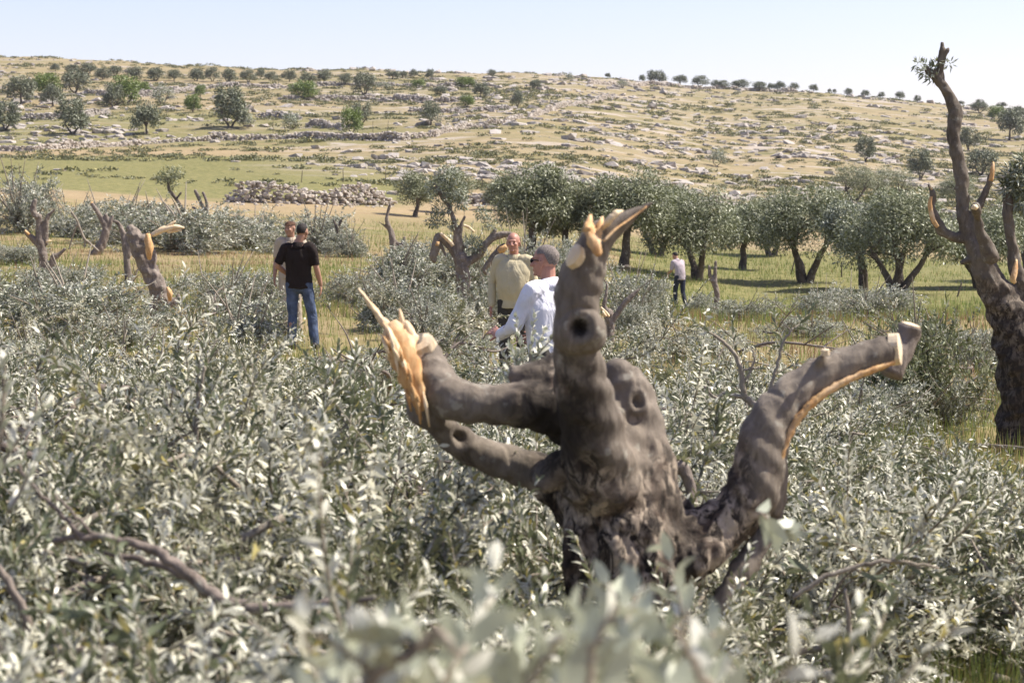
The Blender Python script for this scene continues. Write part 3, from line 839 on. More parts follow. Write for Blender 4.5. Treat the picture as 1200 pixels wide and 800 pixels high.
# tall torn log
lopped('torn_olive_log', 'tall leaning olive log torn open at the top and foot, behind the left heap', 190, 33,
       [[(150, 268, 3), (153, 269, 7), (158, 277, 9), (163, 292, 10), (170, 308, 10), (179, 324, 10.5), (186, 340, 11), (192, 354, 10)],
        [(168, 282, 8), (173, 290, 8), (176, 306, 8)], [(190, 352, 10), (186, 362, 11), (190, 376, 9)], [(176, 360, 4), (190, 358, 8), (207, 352, 4), (209, 346, 2)]],
       torn=[[(173, 274, 3, -.30), (174, 283, 5.5, -.34), (175, 293, 5.5, -.36), (175, 304, 2.5, -.33)], [(196, 337, 2, -.28), (199, 344, 4, -.32), (199, 352, 2.4, -.28)]],
       pale=[[(178, 276, 3), (186, 271, 4), (196, 268, 4.5), (206, 266, 3.5), (216, 267, 1)], [(190, 270, 3), (200, 263, 2.4), (206, 259, .7)], [(196, 272, 2), (207, 270, 2), (213, 270, .8)]], group=GL, amp=.015)
lopped('lopped_olive', 'short thick dark cut trunk leaning right, behind the tall torn log', 238, 82,
       [[(235, 288, 5), (240, 280, 5.5), (245, 273, 5.5), (249, 265, 4.5)]], barkm='bark_dark', group=GL)
lopped('lopped_olive', 'pair of thin cut limbs rising above the felled crown behind the torn log', 246, 82,
       [[(250, 270, 2.6), (246, 258, 2.2), (239, 245, 2.2), (229, 224, 2)], [(243, 248, 2), (242, 237, 1.8), (238, 226, 1.6)], [(244, 252, 1.8), (234, 247, 1.6), (226, 243, 1.4)]], barkm='bark_mid', group=GL, px_vox=.7)
lopped('lopped_olive', 'slanting thin cut limb under the small leafy crown behind the torn log', 215, 86,
       [[(231, 272, 1.8), (222, 258, 2.2), (213, 244, 2.4), (205, 231, 2.2), (198, 222, 1.8), (197, 210, 1.4)], [(206, 234, 1.6), (212, 226, 1.2)]], barkm='bark_dark', group=GL, px_vox=.7)
lopped('lopped_olive', 'dark cut stump at the far left edge, above the felled grey crowns', 15, 92,
       [[(18, 232, 3), (16, 222, 3), (13, 212, 2.2)], [(17, 226, 2), (12, 222, 1.5)]], barkm='bark_dark', group=GL)
lopped('lopped_olive', 'spiky lopped olive in felled foliage between the black shirted man and the central tree', 461, 55,
       [[(461, 300, 4.5), (460, 280, 4), (456, 266, 3.2), (453, 256, 2.6), (457, 240, 1.6)], [(462, 282, 3), (470, 288, 2.4), (474, 278, 1.2)], [(458, 272, 2), (450, 264, 1.4), (443, 260, .9)]], group=GL)
lopped('lopped_olive', 'small dark cut fork among felled foliage behind the black shirted man', 396, 78,
       [[(396, 285, 3), (395, 270, 2.6), (400, 258, 1.8)], [(395, 270, 2), (391, 258, 1.4)], ], barkm='bark_dark', group=GL)
# central lopped tree
CT, cb_ = lopped('lopped_olive', 'central lopped olive with torn spreading limbs, left of the man in the beige shirt', 541, 36,
       [[(540, 384, 12), (541, 362, 9), (543, 340, 8), (542, 318, 8.5), (540, 303, 9)], [(540, 306, 7), (532, 295, 5), (523, 284, 4), (514, 275, 3)],
        [(538, 305, 6), (535, 285, 4.4), (534, 268, 3.6), (528, 247, 3), (519, 232, 2.4), (509, 216, 1.6)], [(540, 302, 5), (539, 280, 3), (540, 264, 2.4), (545, 254, 1.6)],
        [(543, 310, 7), (554, 303, 5.4), (563, 296, 5), (571, 284, 4.6), (584, 276, 4), (598, 274, 2.6)], [(572, 282, 3.6), (580, 270, 2.4)],
        [(536, 300, 2), (541, 288, 1.6), (549, 292, 1.4)],
        [(590, 290, 5), (583, 297, 5), (575, 306, 4.4), (568, 316, 3.4), (572, 322, 2)], [(512, 276, 3), (511, 286, 5), (508, 300, 5), (509, 306, 3)], [(514, 284, 2), (519, 292, 1.6), (522, 300, 1)]],
       torn=[[(594, 289, 3.4, -.2), (588, 292, 5, -.2), (584, 295, 3, -.2)], [(513, 283, 2.2, -.3), (512, 288, 2.6, -.3)]],
       pale=[[(516, 273, 2, -.15), (524, 280, 2.6, -.15), (531, 288, 2.4, -.15)], [(543, 264, 1.6, -.2), (549, 266, 2, -.2), (556, 272, 1.2, -.2)]], group=GL, px_vox=.9)
lopped('lopped_olive', 'small dark forked stump with one long thin arm, right of the tall splintered limb', 713, 27,
       [[(711, 430, 8), (712, 412, 7), (714, 395, 6), (714, 380, 6), (713, 368, 6.5)], [(712, 368, 5), (708, 358, 2.5), (710, 347, 1.7), (711, 334, 1.2), (708, 328, .8)],
        [(715, 378, 4), (723, 368, 3), (731, 356, 2.8), (738, 349, 2.4), (750, 338, 1.5), (764, 327, .8)]],
       pale=[[(704, 360, 1.2, -.2), (709, 365, 2.2, -.2), (714, 371, 1.6, -.2)], [(706, 364, 1.2, -.25), (710, 371, 2, -.25)]], group=GL, px_vox=.8)
lopped('lopped_olive', 'thin twisted cut trunk standing right of the far walker', 839, 42,
       [[(840, 372, 4), (839, 358, 3.6), (840, 344, 3.4), (837, 332, 3), (832, 324, 2.6), (831, 312, 1.6)], [(838, 336, 2.6), (838, 322, 2.4), (839, 307, 1.4)]], group=GL, px_vox=.8)
lopped('lopped_olive', 'dark cut branch stub hanging low beside the broad dark olive', 733, 70,
       [[(726, 318, 2), (731, 314, 3), (736, 312, 2)]], barkm='bark_dark', group=GL, px_vox=.7)

# ------------------------------------------------------------------ lopped tree at the right
RT, rb = lopped('lopped_tree', 'tall lopped olive with a snaking bare limb reaching into the sky at the right edge', 1197, 15,
       [[(1203, 545, 40.5), (1201, 500, 32.4), (1199, 450, 29.9), (1193, 400, 29.1), (1180, 365, 23.1), (1164, 335, 18.0), (1150, 305, 13.0), (1141, 285, 8.6)],
        [(1146, 300, 10.1), (1133, 275, 7.9), (1128, 250, 7.6), (1128, 225, 7.2), (1126, 205, 7.2), (1121, 180, 6.9), (1117, 160, 6.9), (1119, 140, 6.9), (1117, 125, 6.5), (1110, 108, 6.2), (1102, 96, 5.8), (1095, 86, 5.0)],
        [(1103, 96, 5.0), (1102, 82, 4.0), (1102, 68, 3.3), (1104, 58, 2.2), (1104, 50, 1.1)], [(1103, 80, 3.3), (1107, 66, 2.9), (1111, 58, 1.8)],
        [(1098, 92, 4.7), (1088, 84, 3.6), (1086, 80, 2.9)], [(1118, 128, 5.0), (1123, 126, 3.6), (1125, 136, 2.9)],
        [(1146, 296, 7.9), (1140, 272, 6.5), (1141, 255, 6.2), (1150, 236, 6.2), (1157, 220, 5.8), (1162, 205, 5.0), (1164, 192, 2.9)],
        [(1140, 282, 7.2), (1122, 279, 6.2), (1107, 272, 5.8), (1097, 258, 5.4), (1092, 243, 4.7), (1093, 228, 4.0), (1088, 217, 2.2)],
        [(1160, 300, 8.6, -.25), (1150, 276, 6.5, -.3), (1146, 256, 5.4, -.35), (1143, 244, 5.0, -.45)],
        [(1212, 380, 15.8), (1201, 340, 10.1), (1190, 315, 8.6), (1186, 285, 7.9), (1181, 255, 7.2), (1180, 230, 6.5)],
        [(1152, 304, 5.8), (1138, 304, 4.3), (1128, 307, 2.9)], [(1088, 236, 1.8), (1090, 238, 2.2)]],
       torn=[[(1164, 190, 1.2, -.1), (1163, 200, 3.2, -.12), (1161, 212, 3.2, -.12)], [(1191, 304, 1.2, -.22), (1190, 315, 3.8, -.25), (1187, 326, 4.4, -.27), (1189, 331, 2.6, -.25)],
             [(1091, 230, 1.9, -.07), (1090, 242, 3.2, -.07), (1093, 256, 3.5, -.07), (1099, 266, 2.6, -.07)]],
       pale=[[(1088, 214, 0.5), (1092, 222, 1.5, -.03)], [(1140, 243, 3.4, -.52), (1144, 243, 3.8, -.5)]],
       px_vox=1.6, cat='olive tree', barkm='bark', amp=.022)
tk = [c for c in RT.children if c.name.startswith('trunk')][0]
def paint(me, name, fn):
    n = len(me.vertices); co = np.empty(n * 3, np.float32); me.vertices.foreach_get('co', co); co = co.reshape(-1, 3)
    a = me.attributes.new(name, 'FLOAT', 'POINT'); a.data.foreach_set('value', np.asarray(fn(co), np.float32))
paint(tk.data, 'old_bark', lambda co: 1.0 * (1 - sstep(1.0, 1.7, co[:, 2] + .25 * fbm(co[:, 0] * 5, co[:, 2] * 3, 2))))
paint(tk.data, 'stain', lambda co: .30 + .50 * (1 - sstep(.8, 1.45, co[:, 2] + .2 * fbm(co[:, 0] * 6, co[:, 2] * 6, 3))))

# ------------------------------------------------------------------ the broken trunk in the foreground
D0 = 5.5
sb = G(735, D0)
S = empty('broken_olive_trunk', sb)
tag(S, 'big broken olive trunk with splintered and sawn limbs rising from the heap in the foreground', 'olive trunk')
CH = [
 [(735, 1020, 125), (735, 880, 104), (733, 760, 92), (730, 690, 80), (727, 620, 74), (718, 570, 74), (712, 530, 66), (700, 500, 52)],
 [(685, 760, 40, -.06), (684, 700, 34, -.07), (686, 640, 30, -.08), (690, 580, 28, -.06)], [(768, 780, 42, -.05), (766, 720, 36, -.07), (764, 650, 32, -.07), (752, 590, 28, -.06)], [(725, 760, 60, -.06), (724, 700, 48, -.08), (724, 640, 40, -.08), (715, 560, 30, -.06)],
 # A splintered left limb
 [(700, 505, 56, -.02), (660, 484, 44, -.06), (625, 474, 36, -.08), (590, 474, 32, -.08), (552, 472, 33, -.08), (524, 464, 35, -.06), (508, 444, 33, -.03), (500, 425, 29), (495, 412, 26)],
 [(497, 470, 30), (495, 485, 22), (506, 492, 18)],
 # B lower left limb
 [(705, 610, 56, .04), (662, 572, 38, .08), (625, 552, 28, .10), (588, 540, 25, .10), (552, 526, 24, .08), (524, 508, 22, .05), (508, 490, 20, .0)],
 # C tall front limb
 [(706, 560, 62, -.10), (697, 510, 52, -.18), (685, 465, 42, -.24), (677, 425, 34, -.28), (672, 385, 28, -.32), (676, 345, 34, -.33), (684, 315, 32, -.34), (694, 290, 27, -.35), (704, 275, 25, -.35)],
 [(704, 278, 24, -.35), (722, 264, 17, -.35), (740, 252, 11, -.35), (756, 242, 6, -.35), (766, 237, 2.5, -.35)],
 [(668, 393, 26, -.34), (680, 383, 27, -.37), (690, 392, 24, -.34)],
 # D rounded stub behind
 [(758, 620, 58, .0), (756, 560, 49, .0), (748, 505, 43, .02), (737, 462, 38, .03), (725, 442, 31, .04)],
 # dark ridge between
 [(606, 440, 15, -.02), (630, 446, 24, -.02), (655, 460, 34, -.04), (680, 490, 36, -.08)], [(598, 428, 6), (612, 434, 12), (640, 424, 10), (662, 418, 8)], [(640, 440, 26), (650, 420, 12)],
 # E right limb
 [(740, 655, 58, .02), (780, 640, 50, .02), (820, 630, 45, .04), (852, 612, 42, .05), (876, 585, 40, .06), (888, 550, 38, .07), (895, 515, 37, .08), (912, 482, 36, .1), (940, 455, 33, .12), (975, 435, 30, .13), (1012, 420, 26, .14), (1036, 412, 25, .15)],
 [(762, 690, 46), (800, 655, 42), (836, 640, 30)],
 [(956, 430, 10, .1), (962, 420, 9, .08), (968, 412, 5, .08)],
 [(905, 500, 14, .07), (912, 540, 12, .07), (913, 580, 11, .07), (908, 600, 12, .07)],
 # burls
 [(655, 545, 24, -.12), (640, 560, 22, -.12)], [(800, 600, 20, .1), (780, 575, 16, .1)],
]
b = Buf()
for ch in CH:
    p, r = chain3(ch, D0, sb); q, rr = smoothpath(p, r, 6); kf = .92 if ch[0][0] in (606, 598, 640) else (.84 if ch[0][1] > 690 else .79); tube(b, q, rr * kf, 14, rnd=True, wob=.07)
me = remeshed(b, .0068, 4, .55)
hol = P(679, 384, D0 - .39) - sb; hol2 = P(748, 470, D0 - .05) - sb; hol3 = P(541, 512, D0 - .0) - sb
hs = [(hol, .036, .045), (hol2, .019, .022), (hol3, .026, .028)]
def stump_disp(co, n):
    px = co[:, 0]; z = co[:, 2]
    base_w = (1 - sstep(.72, 1.0, z)) * (1 - .7 * sstep(.2, .34, px))
    d = .012 * n3(co, 3.2, 2.0) + .004 * n3(co, 9, 5.0)
    d += base_w * (.011 * n3(co, 13, 7.0, (1, 1, .2)) + .010 * n3(co, 30, 9.0, (1, 1, .4)) + .006 * n3(co, 70, 2.0, (1, 1, .6)))
    d += (1 - base_w) * .0012 * n3(co, 26, 4.0)
    cr = np.abs(n3(co, 9, 12.0, (1, 1, .22))); d -= (.004 + .006 * base_w) * np.clip(1 - cr * 9, 0, 1)
    # raised collars round the knot holes, with the hole sunk in
    for c, r1, dep in hs:
        q = np.linalg.norm((co - c) * [1, .55, .9], axis=1)
        d += .006 * np.exp(-((q - r1 * 1.5) / (r1 * .4)) ** 2) - dep * (1 - sstep(r1 * .55, r1 * 1.05, q))
    return d
displace(me, stump_disp)
def old(co):
    z = co[:, 2] + .35 * (fbm(co[:, 0] * 7 + 9, co[:, 2] * 7, 4) - .5)
    o = 1 - sstep(.88, 1.10, z)
    o *= 1 - sstep(.30, .40, co[:, 0]) * sstep(.78, .9, z)      # right limb is smooth
    o *= 1 - .9 * sstep(.22, .32, -co[:, 0])
    ridge = np.exp(-(((co[:, 0] + .21) / .11) ** 2 + ((co[:, 2] - 1.13) / .15) ** 2) ** 2)
    return np.clip(np.maximum(o, ridge), 0, 1)
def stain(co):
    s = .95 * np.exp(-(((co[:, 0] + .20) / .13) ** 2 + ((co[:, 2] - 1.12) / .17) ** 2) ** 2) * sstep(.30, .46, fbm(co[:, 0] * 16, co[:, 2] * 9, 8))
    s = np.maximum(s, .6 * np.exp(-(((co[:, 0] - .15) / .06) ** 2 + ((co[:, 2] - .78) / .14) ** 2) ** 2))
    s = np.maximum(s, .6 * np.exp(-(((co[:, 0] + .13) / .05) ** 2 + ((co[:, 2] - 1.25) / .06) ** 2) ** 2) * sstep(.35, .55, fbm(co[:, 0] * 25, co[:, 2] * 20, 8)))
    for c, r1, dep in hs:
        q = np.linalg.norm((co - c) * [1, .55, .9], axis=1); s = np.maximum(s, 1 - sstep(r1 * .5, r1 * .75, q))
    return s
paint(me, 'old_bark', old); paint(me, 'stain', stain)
link('trunk', setmats(me, M['bark']), S)
# torn faces and splinters
def shard(nm, mt, ch, asp=1.6, ref=(0, 0, 1), par=S, base=sb, d=D0, n=9, jag=0.0, sub=4):
    p, r = chain3(ch, d, base); q, rr = smoothpath(p, r, sub); b = Buf()
    rg = np.random.RandomState(len(ch) * 7 + int(ch[0][0]))
    q = q + rg.randn(*q.shape) * rr[:, None] * .05
    tube(b, q, rr * (1 + .2 * (rg.rand(len(rr)) - .5)), n, asp=asp, ref=ref, wob=.18, jag=jag, rng=rg)
    return link(nm, b.mesh(nm, M[mt], True), par)
L_ = [(420, 338, 1.5), (432, 354, 4), (444, 370, 6), (456, 386, 8), (464, 402, 10)]
shard('splinter', 'torn_pale', L_, .7)
shard('torn_wood', 'torn', [(458, 378, 3, -.04), (464, 394, 6.5, -.06), (472, 414, 7.5, -.08), (480, 438, 6.5, -.10), (488, 460, 4.5, -.10), (494, 482, 1.5, -.10)], 2.3, (1, 0, .3))
shard('torn_wood', 'torn_pale', [(475, 376, 1, .0), (482, 392, 3.4, -.02), (488, 408, 4.4, -.04), (492, 424, 3, -.05)], 2.0, (1, 0, .3))
shard('splinter', 'torn_pale', [(468, 362, .7, .02), (472, 378, 2.6, .01), (479, 396, 4, -.01), (486, 410, 3, -.02)], 1.3, (1, 0, 0))
shard('splinter', 'torn_pale', [(449, 378, 1.5, -.07), (458, 392, 3.5, -.09), (467, 412, 4, -.11), (476, 434, 2, -.12)], .9)

# tall limb splinters
DC = -.35
shard('splinter', 'torn', [(664, 318, 3, DC + .0), (688, 270, 6, DC - .06), (690, 262, 5, DC - .03), (692, 252, 1.5, DC)][1:], .8)
shard('torn_wood', 'torn', [(690, 260, 1.5, DC - .02), (693, 272, 5, DC - .05), (697, 286, 5, DC - .08), (702, 300, 2, DC - .09)], 1.6, (1, 0, 0))
shard('splinter', 'torn_pale', [(706, 268, 2, DC - .04), (714, 258, 3.6, DC - .06), (722, 250, 3.6, DC - .06), (730, 247, 1, DC - .05)], 1.2)
shard('splinter', 'torn', [(700, 278, 4, DC - .06), (703, 264, 4, DC - .04), (706, 254, 1, DC)], .9)
shard('splinter', 'torn', [(708, 282, 2.5, DC - .08), (722, 268, 2.4, DC - .06), (742, 254, 1.8, DC - .03), (758, 242, 1.2, DC - .02)], .5)
rgs = np.random.RandomState(33)
for k in range(34):
    t_ = rgs.rand(); x0 = 450 + 42 * t_ + rgs.randn() * 4; y0 = 384 + 92 * t_; l_ = 18 + 34 * rgs.rand()
    shard('splinter', 'torn' if k % 3 else 'torn_pale', [(x0 + 5, y0 + l_ * .5, 1, -.09), (x0 + 1, y0, 2.6, -.10 - .03 * rgs.rand()), (x0 - 6, y0 - l_ * .55, .5, -.08)], .8, n=5, sub=2)
# sawn oval on the left shoulder of the tall limb
def disc(nm, mt, c, r1, r2, nrm, par, tilt=0.0, th=.012):
    nrm = np.array(nrm, float); nrm /= np.linalg.norm(nrm)
    up = np.array([0, 0, 1.0]); s = np.cross(up, nrm); s /= np.linalg.norm(s); u = np.cross(nrm, s)
    s, u = s * math.cos(tilt) + u * math.sin(tilt), u * math.cos(tilt) - s * math.sin(tilt)
    a = np.arange(28) / 28 * 6.2832; rr = 1 + .05 * np.sin(a * 3 + 1) + .03 * np.sin(a * 7)
    ring = (rr * np.cos(a))[:, None] * s * r1 + (rr * np.sin(a))[:, None] * u * r2
    V = np.vstack([c + ring - nrm * th, c + ring * .97 + nrm * .3 * th, c + ring * .5 + nrm * .5 * th, [c + nrm * .5 * th]])
    b = Buf(); Q = []
    for k in range(2):
        for j in range(28): Q.append([k * 28 + j, k * 28 + (j + 1) % 28, (k + 1) * 28 + (j + 1) % 28, (k + 1) * 28 + j])
    b.add(V, Q, [[56 + j, 56 + (j + 1) % 28, 84] for j in range(28)])
    return link(nm, b.mesh(nm, M[mt], False), par)
disc('sawn_face', 'sawn', P(674, 300, D0 + DC - .045) - sb, .018, .032, (-.55, -.8, .35), S, -.35, .03)
# right limb: torn strip underneath, sawn end, knot
shard('torn_wood', 'torn', [(908, 566, 1.5, .03), (913, 543, 3.6, .03), (921, 518, 4.6, .035), (933, 494, 5, .045), (950, 474, 5, .055), (972, 457, 4.6, .07), (998, 443, 4.4, .085), (1026, 432, 4.4, .10), (1048, 424, 3, .12)], .9, sub=9)
disc('sawn_face', 'sawn', P(493, 402, D0 - .03) - sb, .038, .036, (-.35, -.55, .75), S, .3, .02)
disc('sawn_face', 'sawn', P(1052, 408, D0 + .15) - sb, .044, .046, (.93, -.30, .12), S, 0, .02)
disc('sawn_face', 'sawn', P(967, 411, D0 + .06) - sb, .012, .010, (-.1, -.2, .95), S)
# short sawn stub standing behind the end of the right limb
bs_ = Buf(); p, r = chain3([(1044, 440, 13, .30), (1054, 416, 14, .32), (1062, 398, 14, .34), (1067, 382, 14, .34)], D0, sb)
q, rr = smoothpath(p, r, 4); tube(bs_, q, rr, 12, wob=.08)
link('sawn_stub', bs_.mesh('sawn_stub', M['bark_mid']), S)
disc('sawn_face', 'sawn', P(1067, 381, D0 + .34) - sb, .030, .028, (.25, -.1, .96), S)
# torn strip of bark hanging from the right limb
shard('bark_strip', 'bark', [(915, 578, 5, .1), (905, 608, 8, .1), (890, 636, 10, .08), (872, 664, 10, .05), (856, 690, 9, .02), (842, 716, 6, 0)], 1.5, (1, 0, 0))
# dead limb behind the trunk
lopped('dead_branch', 'bare broken branch leaning behind the big broken trunk, under its right limb', 790, 6.6,
       [[(748, 540, 8), (775, 543, 9), (797, 547, 9), (807, 562, 7), (812, 590, 6), (818, 612, 5)], [(795, 546, 6), (780, 528, 4), (770, 518, 3)]], cat='branch', amp=.004, px_vox=1.6)

# ------------------------------------------------------------------ felled crowns (mid field)
def felled(seed, n=420, per=34, L=.072, W=.021):
    """a felled olive crown 2 m wide, 1.2 m high: stems and leafy sprays"""
    rng = np.random.RandomState(seed); lb = Buf(); sb2 = Buf()
    Ps = []; Ds = []
    for k in range(16):
        a = rng.rand() * 6.283; e = .1 + rng.rand() * 1.1
        tip = np.array([math.cos(a) * math.cos(e) * 1.0, math.sin(a) * math.cos(e), math.sin(e) * 1.15 + .1])
        q, r = smoothpath([[0, 0, .05], tip * .5 + rng.randn(3) * .08, tip * (.9 + .4 * rng.rand())], [.035, .018, .004], 4); tube(sb2, q, r, 5)
    bl = [[rng.randn() * .52, rng.randn() * .45, .10 + .55 * rng.rand() ** 1.5, .22 + .24 * rng.rand()] for _ in range(13)]
    fl = norm(np.array([rng.randn(), rng.randn() * .6, .25]))
    for k in range(n):
        c = bl[rng.randint(13)]; u = norm(rng.randn(3)); u[2] = abs(u[2]) * (1 if rng.rand() < .8 else -1)
        o = np.array(c[:3]) + u * c[3] * rng.rand() ** .35
        o[2] = max(o[2], .03)
        dr = norm(u * .4 + rng.randn(3) * .5 + fl * .8); ln = .22 + .34 * rng.rand()
        bend = rng.randn(3) * .1 - [0, 0, .14]
        t = np.linspace(0, 1, per); pp = o + dr * ln * t[:, None] + bend * (t ** 2)[:, None]
        if k % 2 == 0: tube(sb2, pp[::11], [.005, .004, .003, .002][:len(pp[::11])], 3)
        side = norm(rng.randn(per, 3)); dd = dr * .55 + side * .75
        Ps.append(pp); Ds.append(dd)
    p = np.concatenate(Ps); d = np.concatenate(Ds); m_ = len(p)
    nn = rng.randn(m_, 3) * .7; nn[:, 2] += .5
    leaves(lb, p, d, nn, L * (.6 + .7 * rng.rand(m_)), W * (.7 + .6 * rng.rand(m_)), 0, 0)
    return lb, sb2
FP = []
for k in range(5):
    lb, sb2 = felled(200 + k)
    FP.append((lb.mesh('foliage', M['leaf_cut_far']), sb2.mesh('branches', M['twig'])))
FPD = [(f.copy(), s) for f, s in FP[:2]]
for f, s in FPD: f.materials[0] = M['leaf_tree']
rng = np.random.RandomState(77)
FEL = [  # px centre, distance, width px, height px, label
 (85, 30, 200, 88, 'big felled crown in front of the far left stump'),
 (30, 36, 120, 62, 'felled crown at the left edge below the far left stump'),
 (285, 28, 150, 78, 'big felled crown at the foot of the tall torn log'),
 (140, 28, 100, 50, 'felled crown just left of the foot of the tall torn log'),
 (262, 37, 120, 62, 'felled crown between the tall torn log and the two standing men'),
 (215, 78, 165, 66, 'wide felled crown under the small leafy crown, behind the torn log'),
 (292, 82, 100, 55, 'pale felled crown behind and left of the black shirted man'),
 (140, 84, 120, 62, 'felled crown between the two slim stumps and the green terrace'),
 (85, 88, 90, 50, 'felled crown behind the far left stump'),
 (24, 90, 95, 80, 'tall felled crown at the left edge below the green terrace'),
 (372, 80, 90, 58, 'felled crown behind the head of the black shirted man'),
 (412, 76, 60, 40, 'small felled crown right of the black shirted man, far back'),
 (20, 66, 70, 28, 'low felled branches on tan ground at the left edge'),
 (84, 45, 80, 40, 'low felled foliage between the first two stumps'),
 (455, 44, 140, 66, 'felled crown around the spiky stump, left of the central tree'),
 (465, 32, 140, 72, 'large felled crown in front of the spiky stump'),
 (420, 40, 80, 50, 'small felled crown right of the legs of the black shirted man'),
 (500, 30, 90, 56, 'felled crown at the foot of the central lopped tree'),
 (578, 34, 80, 62, 'felled crown between the central lopped tree and the beige shirted man'),
 (560, 27, 110, 40, 'felled crown in front of the central lopped tree'),
 (490, 22, 130, 60, 'low felled crown nearer than the central lopped tree'),
 (610, 40, 110, 100, 'felled crown behind the man in the beige shirt'),
 (660, 48, 90, 70, 'felled crown between the beige shirted man and the tall splintered limb'),
 (540, 45, 100, 90, 'felled crown wrapped round the central lopped tree'),
 (738, 34, 95, 70, 'tall felled crown between the small forked stump and the far walker'),
 (808, 26, 125, 50, 'big grey green felled crown in front of the far walker'),
 (745, 30, 70, 50, 'felled crown right behind the small forked stump'),
 (870, 36, 70, 35, 'low felled foliage right of the thin twisted trunk'),
 (815, 45, 50, 30, 'small felled foliage at the feet of the far walker'),
 (962, 42, 80, 46, 'felled crown in the green grass below the three-stemmed olive'),
 (1015, 38, 100, 48, 'pale felled crown in the green grass below the many-stemmed olive'),
 (950, 30, 80, 30, 'low felled crown nearer than the two in the green grass'),
 (1105, 27, 90, 42, 'pale felled crown left of the lopped tree, beyond the limb end'),
 (1150, 24, 90, 60, 'felled crown right behind the lopped tree trunk'),
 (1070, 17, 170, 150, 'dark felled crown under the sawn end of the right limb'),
 (1105, 17, 100, 80, 'felled crown at the foot of the lopped tree'),
 (1010, 16, 150, 90, 'felled crown left of the dark one under the sawn limb end'),
 (325, 18, 140, 55, 'felled crown just in front of the two standing men'),
 (400, 21, 110, 50, 'felled crown in front and right of the two standing men'),
 (250, 17, 170, 95, 'felled crown in front of the tall torn log, nearer the heap'),
 (140, 18, 200, 100, 'broad felled crown above the left part of the near heap'),
 (40, 20, 150, 90, 'felled crown at the left edge above the near heap'),
 (600, 19, 120, 45, 'low felled foliage hiding the legs of the beige shirted man'),
 (480, 70, 50, 36, 'small felled foliage between the spiky stump and the slim olive'),
 (850, 20, 120, 50, 'felled crown behind the bare forked twigs at the right'),
 (520, 40, 40, 110, 'upright leafy remains on the left limb of the central lopped tree'),
 (1197, 15.4, 40, 60, 'remains')
]
for i_, (px, d, wp, hp, lab) in enumerate(FEL[:-2]):
    g = G(px, d); s = F / d
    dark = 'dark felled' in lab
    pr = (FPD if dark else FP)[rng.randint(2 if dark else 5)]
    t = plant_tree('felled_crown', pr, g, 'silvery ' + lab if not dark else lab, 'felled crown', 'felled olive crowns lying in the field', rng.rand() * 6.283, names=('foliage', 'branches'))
    a = wp / s / 2.0; t.scale = (a, a, hp / s / 1.15)
# leafy remains still growing on lopped trees: small crowns as parts / things
def tuft_part(par, base, blobs, d, n, L, W, mt='leaf_silver', nm='foliage'):
    rg = np.random.RandomState(int(blobs[0][0])); bl = []
    for c in blobs: bl.append([*(P(c[0], c[1], d + (c[3] if len(c) > 3 else 0)) - base), c[2] * d / F])
    b = Buf(); crown_leaves(b, bl, n, L, W, rg, droop=.1); return link(nm, b.mesh(nm, M[mt]), par)
tuft_part(CT, cb_, [(512, 218, 14), (525, 205, 16), (535, 225, 14), (520, 240, 14), (542, 238, 9), (510, 258, 12), (553, 285, 11), (560, 290, 9), (530, 262, 7), (566, 250, 10), (575, 262, 9)], 36, 3600, .075, .02)
for c in bpy.data.objects:
    if c.get('label', '').startswith('slanting thin cut limb'):
        tuft_part(c, np.array(c.location), [(198, 205, 13), (188, 208, 8), (208, 202, 9), (200, 215, 9)], 86, 900, .14, .04, 'leaf_tree')
tuft_part(RT, rb, [(1086, 82, 10), (1076, 76, 6), (1094, 90, 6), (1112, 74, 5), (1098, 74, 6)], 15, 230, .055, .014, 'leaf_silver')
tuft_part(RT, rb, [(1192, 205, 16), (1200, 190, 14), (1185, 222, 12), (1196, 238, 13), (1208, 215, 16), (1180, 212, 9)], 15, 1300, .065, .015, 'leaf_silver')

# ------------------------------------------------------------------ leafy boughs for the near heap
DROOP = np.zeros(3)
def spray(lb, tb, o, dr, ln, rng, L=.052, W=.0118, gap=.0115, sub=True, bend=None, tw=.004, lod=1):
    n = max(int(ln / gap), 4); t = np.linspace(0, 1, n)
    bend = (rng.randn(3) * .10 - [0, 0, .06]) if bend is None else bend
    pp = o + dr * ln * t[:, None] + bend * (t ** 2)[:, None] * ln * 2
    k = max(n // 6, 1); q = pp[::k]; tube(tb, q, np.linspace(tw, tw * .35, len(q)), 4)
    T = norm(np.gradient(pp, axis=0)); ax = norm(np.cross(T, rng.randn(3))); ay = np.cross(T, ax)
    ph = np.arange(n) * (math.pi / 2) + rng.rand()
    side = np.cos(ph)[:, None] * ax + np.sin(ph)[:, None] * ay
    grow = np.clip(1.15 - t * .55, .4, 1)
    for sg in (1, -1):
        kp = rng.rand(n) < .9
        dd = T * (.75 + .3 * rng.rand(n, 1)) + sg * side * (.35 + .65 * rng.rand(n, 1)) + rng.randn(n, 3) * .30 + DROOP
        nn = T * 1.2 - sg * side * .6 + rng.randn(n, 3) * .35
        m_ = kp.sum()
        leaves(lb, pp[kp], dd[kp], nn[kp], (L * grow * (.75 + .45 * rng.rand(n)))[kp], (W * grow ** .5 * (.8 + .4 * rng.rand(n)))[kp], 0, lod, .10)
    return pp, T
